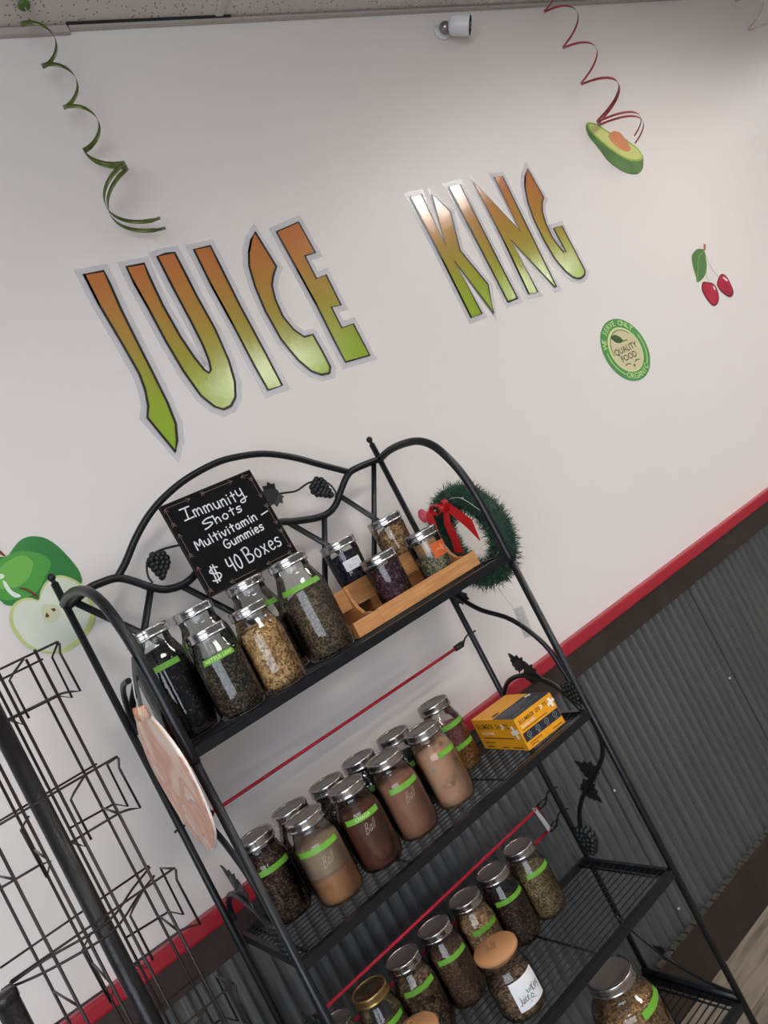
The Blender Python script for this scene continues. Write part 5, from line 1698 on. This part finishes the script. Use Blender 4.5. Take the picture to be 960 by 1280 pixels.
for (a0, a1, r0) in ((0.008, 0.010, 0.0065), (0.026, 0.030, 0.008), (0.044, 0.052, 0.006), (-0.012, -0.018, 0.005)):
    MB().tube([Vector((-0.004, -a0, 0.125)), Vector((-0.005, -(a0 + a1) / 2, 0.140)), Vector((-0.004, -a1, 0.150))], [r0, r0, r0 * 0.55], 8).build('crystal_tip', M_MARB, dc)
M_RIB = plain('hanger_ribbon', srgb(58, 58, 62), 0.5, vary=0.3, vscale=80)
cloth([Vector((-0.004, -0.008, 0.135)), Vector((0.002, -0.016, 0.165)), Vector((0.008, -0.032, 0.205)), Vector((0.016, -0.050, 0.235))],
      [Vector((-0.004, -0.036, 0.135)), Vector((0.002, -0.040, 0.165)), Vector((0.008, -0.056, 0.205)), Vector((0.016, -0.066, 0.235))]).build('hanger_ribbon', M_RIB, dc)
MB().tube([Vector((-0.008, -0.030, 0.145)), Vector((-0.005, -0.036, 0.170)), Vector((0.004, -0.044, 0.205))], 0.0013, 5).build('hanger_string', M_TWINE, dc)

# ================================================================== SECURITY CAMERA
M_CAMW = plain('camera_white', srgb(214, 212, 214), 0.35)
M_CAMG = plain('camera_chrome', srgb(150, 146, 142), 0.25, 0.8)
sc_ = thing('security_camera', 'small white security camera on a ball mount at the top of the wall', 'security camera', (2.375, -0.002, 3.115))
MB().lathe([(0.0001, 0), (0.032, 0), (0.032, 0.004), (0.028, 0.008), (0.0001, 0.008)], 20, Matrix.Rotation(pi / 2, 4, 'X')).build('wall_plate', M_CAMW, sc_)
MB().sphere((0.0, -0.026, 0.0), 0.021, 14, 10).build('ball_mount', M_CAMG, sc_)
axis = Vector((0.588, -0.578, -0.544)).normalized()
rotm = Matrix.Translation(Vector((0.028, -0.062, -0.024))) @ axis.to_track_quat('Z', 'Y').to_matrix().to_4x4()
bod = MB().lathe([(0.0001, -0.036), (0.018, -0.036), (0.028, -0.032), (0.034, -0.022), (0.0355, -0.008), (0.0355, 0.036), (0.034, 0.040)], 24, rotm).build('camera_body', M_CAMW, sc_)
MB().lathe([(0.034, 0.040), (0.031, 0.042), (0.0295, 0.038), (0.0001, 0.038)], 24, rotm).build('face_plate', plain('camera_face', srgb(18, 16, 16), 0.2), sc_)
MB().lathe([(0.0125, 0.0382), (0.0125, 0.041), (0.010, 0.0425), (0.0001, 0.0435)], 16, rotm).build('lens', plain('camera_lens', srgb(96, 96, 104), 0.1), sc_)


# ================================================================== HANGING SWIRLS
def swirl(label, top, z_start, z_end, r0, r1, pitch, ph, wid, mat, strands=2, split=0.45, flip_at=2.0, disc=None):
    t = thing('swirl_streamer', label, 'streamer', top, 0, 'hanging foil swirls')
    for s_ in range(strands):
        pts = []
        n_ = 150
        dz = 0.0 if s_ == 0 else 0.026
        for i in range(n_ + 1):
            k_ = i / n_
            z = z_start + (z_end - z_start) * k_
            tu = 2 * pi * (z_start - z) / pitch
            tf = 2 * pi * (z_start - z_end) * flip_at / pitch
            a = ph + (tu if tu < tf else tf - (tu - tf) * 0.72) + (0.35 if s_ else 0.0) * max(0, k_ - split)
            r_ = r0 + (r1 - r0) * max(0.0, (k_ - 0.5) / 0.5)
            z2 = z - dz * max(0.0, (k_ - split) / (1 - split))
            pts.append((Vector((r_ * cos(a), r_ * sin(a), z2 - top[2])), a, k_))
        if s_ == 1:
            pts = [p for p in pts if p[2] >= split - 0.02]
        vs, fs = [], []
        m_ = len(pts)
        for j, (p, a, k_) in enumerate(pts):
            w_ = wid * (1.0 if 0.05 < k_ < 0.95 else 0.7)
            out = Vector((cos(a), sin(a), 0))
            th_ = 0.00025
            for (o1, o2) in ((-1, w_), (-1, -w_), (1, -w_), (1, w_)):
                vs.append(p + out * o1 * th_ + Vector((0, 0, o2 / 2)))
        for j in range(m_ - 1):
            for q in range(4):
                fs.append((4 * j + q, 4 * j + (q + 1) % 4, 4 * j + 4 + (q + 1) % 4, 4 * j + 4 + q))
        MB().add(vs, fs, True).build('spiral_strand', mat, t)
    if disc:
        MB().lathe([(0.0001, -0.012), (0.014, -0.012), (0.017, -0.006), (0.012, 0.0), (0.0001, 0.0)], 14).build('ceiling_clip', disc, t)
    MB().tube([Vector((0, 0, 0)), Vector((0.0, 0.0, z_start - top[2] + 0.01)), Vector((r0 * cos(ph), r0 * sin(ph), z_start - top[2]))], 0.0008, 5).build('hang_thread', M_TWINE, t)
    return t


M_FG = plain('foil_green', srgb(88, 102, 42), 0.28, 0.35, 0.6, vary=0.35, vscale=25)
M_FR = plain('foil_red', srgb(150, 52, 58), 0.28, 0.35, 0.6, vary=0.3, vscale=25)
M_FP = plain('foil_pale', srgb(188, 172, 158), 0.3, 0.3, 0.6, vary=0.2, vscale=25)
swirl('green foil swirl streamer hanging from the ceiling at the left', (0.880, -0.092, CEIL_Z - 0.002), 3.185, 2.555, 0.031, 0.058, 0.118, 1.2, 0.012, M_FG, 2, 0.52, 0.60, disc=plain('clip_green', srgb(76, 104, 40), 0.4))
swirl('dark red foil swirl streamer hanging above the avocado decal', (2.93, -0.11, CEIL_Z - 0.002), 3.17, 2.53, 0.052, 0.078, 0.160, 0.2, 0.009, M_FR, 2, 0.62, 2.0, disc=plain('clip_red', srgb(120, 30, 36), 0.4))
swirl('pale foil swirl streamer at the far upper right', (4.42, -0.11, CEIL_Z - 0.002), 3.17, 2.86, 0.052, 0.070, 0.160, 0.2, 0.009, M_FP, 1, 0.9)

# ================================================================== WIRE DISPLAY RACK (left)
M_WIRE = plain('wire_brown', srgb(44, 36, 34), 0.4, 0.3)
M_POLE = plain('pole_black', srgb(26, 24, 26), 0.35, 0.1, bump=0.35, bscale=260)
wd = thing('wire_display_rack', 'brown wire literature rack on a black pole at the left edge', 'display rack', (0.09, -0.37, 0.0))
WO = Vector((0.09, -0.37, 0.0))
wl = lambda x, y, z: Vector((x, y, z)) - WO
YF, YB = -0.45, -0.295
MB().tube([wl(0.0915, -0.372, 0.02), wl(0.0915, -0.372, 1.80)], 0.0155, 14).build('pole', M_POLE, wd)
MB().lathe([(0.0001, 0.0), (0.20, 0.0), (0.20, 0.012), (0.04, 0.022), (0.0155, 0.05)], 28, Matrix.Translation(wl(0.0915, -0.372, 0.0))).build('base_disc', M_POLE, wd)
for x, y in ((0.1795, YF), (0.118, YF), (0.0615, YF), (0.0115, YF), (0.180, YB), (0.119, YB), (0.0575, YB), (-0.010, YB)):
    MB().tube([wl(x, y, 0.30), wl(x, y, 1.703)], 0.0025, 6).build('upright_wire', M_WIRE, wd)
LEV = [(1.700, 1.620), (1.487, 1.404), (1.281, 1.190), (1.068, 0.980), (0.856, 0.770), (0.644, 0.558)]
for zt, zb in LEV:
    W_ = []
    W_.append([(-0.050, YF, zt), (0.216, YF, zt - 0.002), (0.2175, YF, zt - 0.006), (0.2115, YF, zt - 0.020), (0.2125, YF, zb - 0.012), (0.197, YF, zb - 0.004), (0.182, YF, zb), (0.100, YF, zb + 0.002)])
    W_.append([(0.2165, YF, zt - 0.003), (0.214, YB - 0.04, zt - 0.016), (0.213, YB - 0.04, zb - 0.016), (0.197, YB - 0.02, zb - 0.002), (0.119, YB, zb)])
    W_.append([(0.100, YF, zb + 0.002), (0.1055, YF, zb - 0.004), (0.1155, YF, zb - 0.016), (0.117, YF, zb + 0.003)])
    W_.append([(0.1273, YF, zb - 0.012), (0.1272, YF, zt - 0.024), (0.136, YF, zt - 0.017), (0.1595, YF, zt - 0.003)])
    W_.append([(-0.060, YB, zt - 0.010), (0.205, YB, zt - 0.010)])
    W_.append([(-0.060, YF, zb + 0.002), (0.048, YF, zb - 0.002), (0.064, YF, zb - 0.006), (0.050, YF, zb - 0.024), (0.048, YF, zt - 0.024), (0.066, YF, zt - 0.012)])
    W_.append([(-0.050, YF, zt), (-0.054, YF, zt - 0.02), (-0.054, YF, zb - 0.012), (-0.02, YF, zb)])
    W_.append([(0.1795, YF, zb), (0.180, YB, zb)])
    W_.append([(0.0615, YF, zb), (0.0575, YB, zb)])
    W_.append([(0.0115, YF, zb), (-0.010, YB, zb)])
    for w_ in W_:
        MB().tube([wl(*q) for q in w_], 0.0020, 6).build('pocket_wire', M_WIRE, wd)
# hoops that tie the pockets to the pole at the third level
for zt in (1.281, 0.856):
    for dz in (0.0, -0.016):
        hoop = [(-0.065, YF + 0.01, zt - 0.006), (0.0, YF - 0.014, zt + dz), (0.0915, YF - 0.03, zt - 0.004 + dz), (0.150, YF + 0.015, zt + 0.006 + dz), (0.192, YF + 0.06, zt + 0.008 + dz)]
        MB().tube([wl(*q) for q in [(p.x, p.y, p.z) for p in smooth_pts(hoop, 4)]], 0.0021, 6).build('tie_hoop', M_WIRE, wd)
PO2 = Matrix.Translation(wl(-0.064, -0.47, 0.0))
MB().tube([PO2 @ Vector((0, 0, 0.012)), PO2 @ Vector((0, 0, 1.262))], 0.017, 14).build('short_pole', M_POLE, wd)
MB().lathe([(0.017, 1.262), (0.0185, 1.264), (0.0185, 1.276), (0.016, 1.279), (0.0001, 1.280)], 14, PO2).build('pole_cap', M_POLE, wd)
MB().lathe([(0.0001, 0.0), (0.10, 0.0), (0.10, 0.010), (0.017, 0.03)], 20, PO2).build('pole_foot', M_POLE, wd)
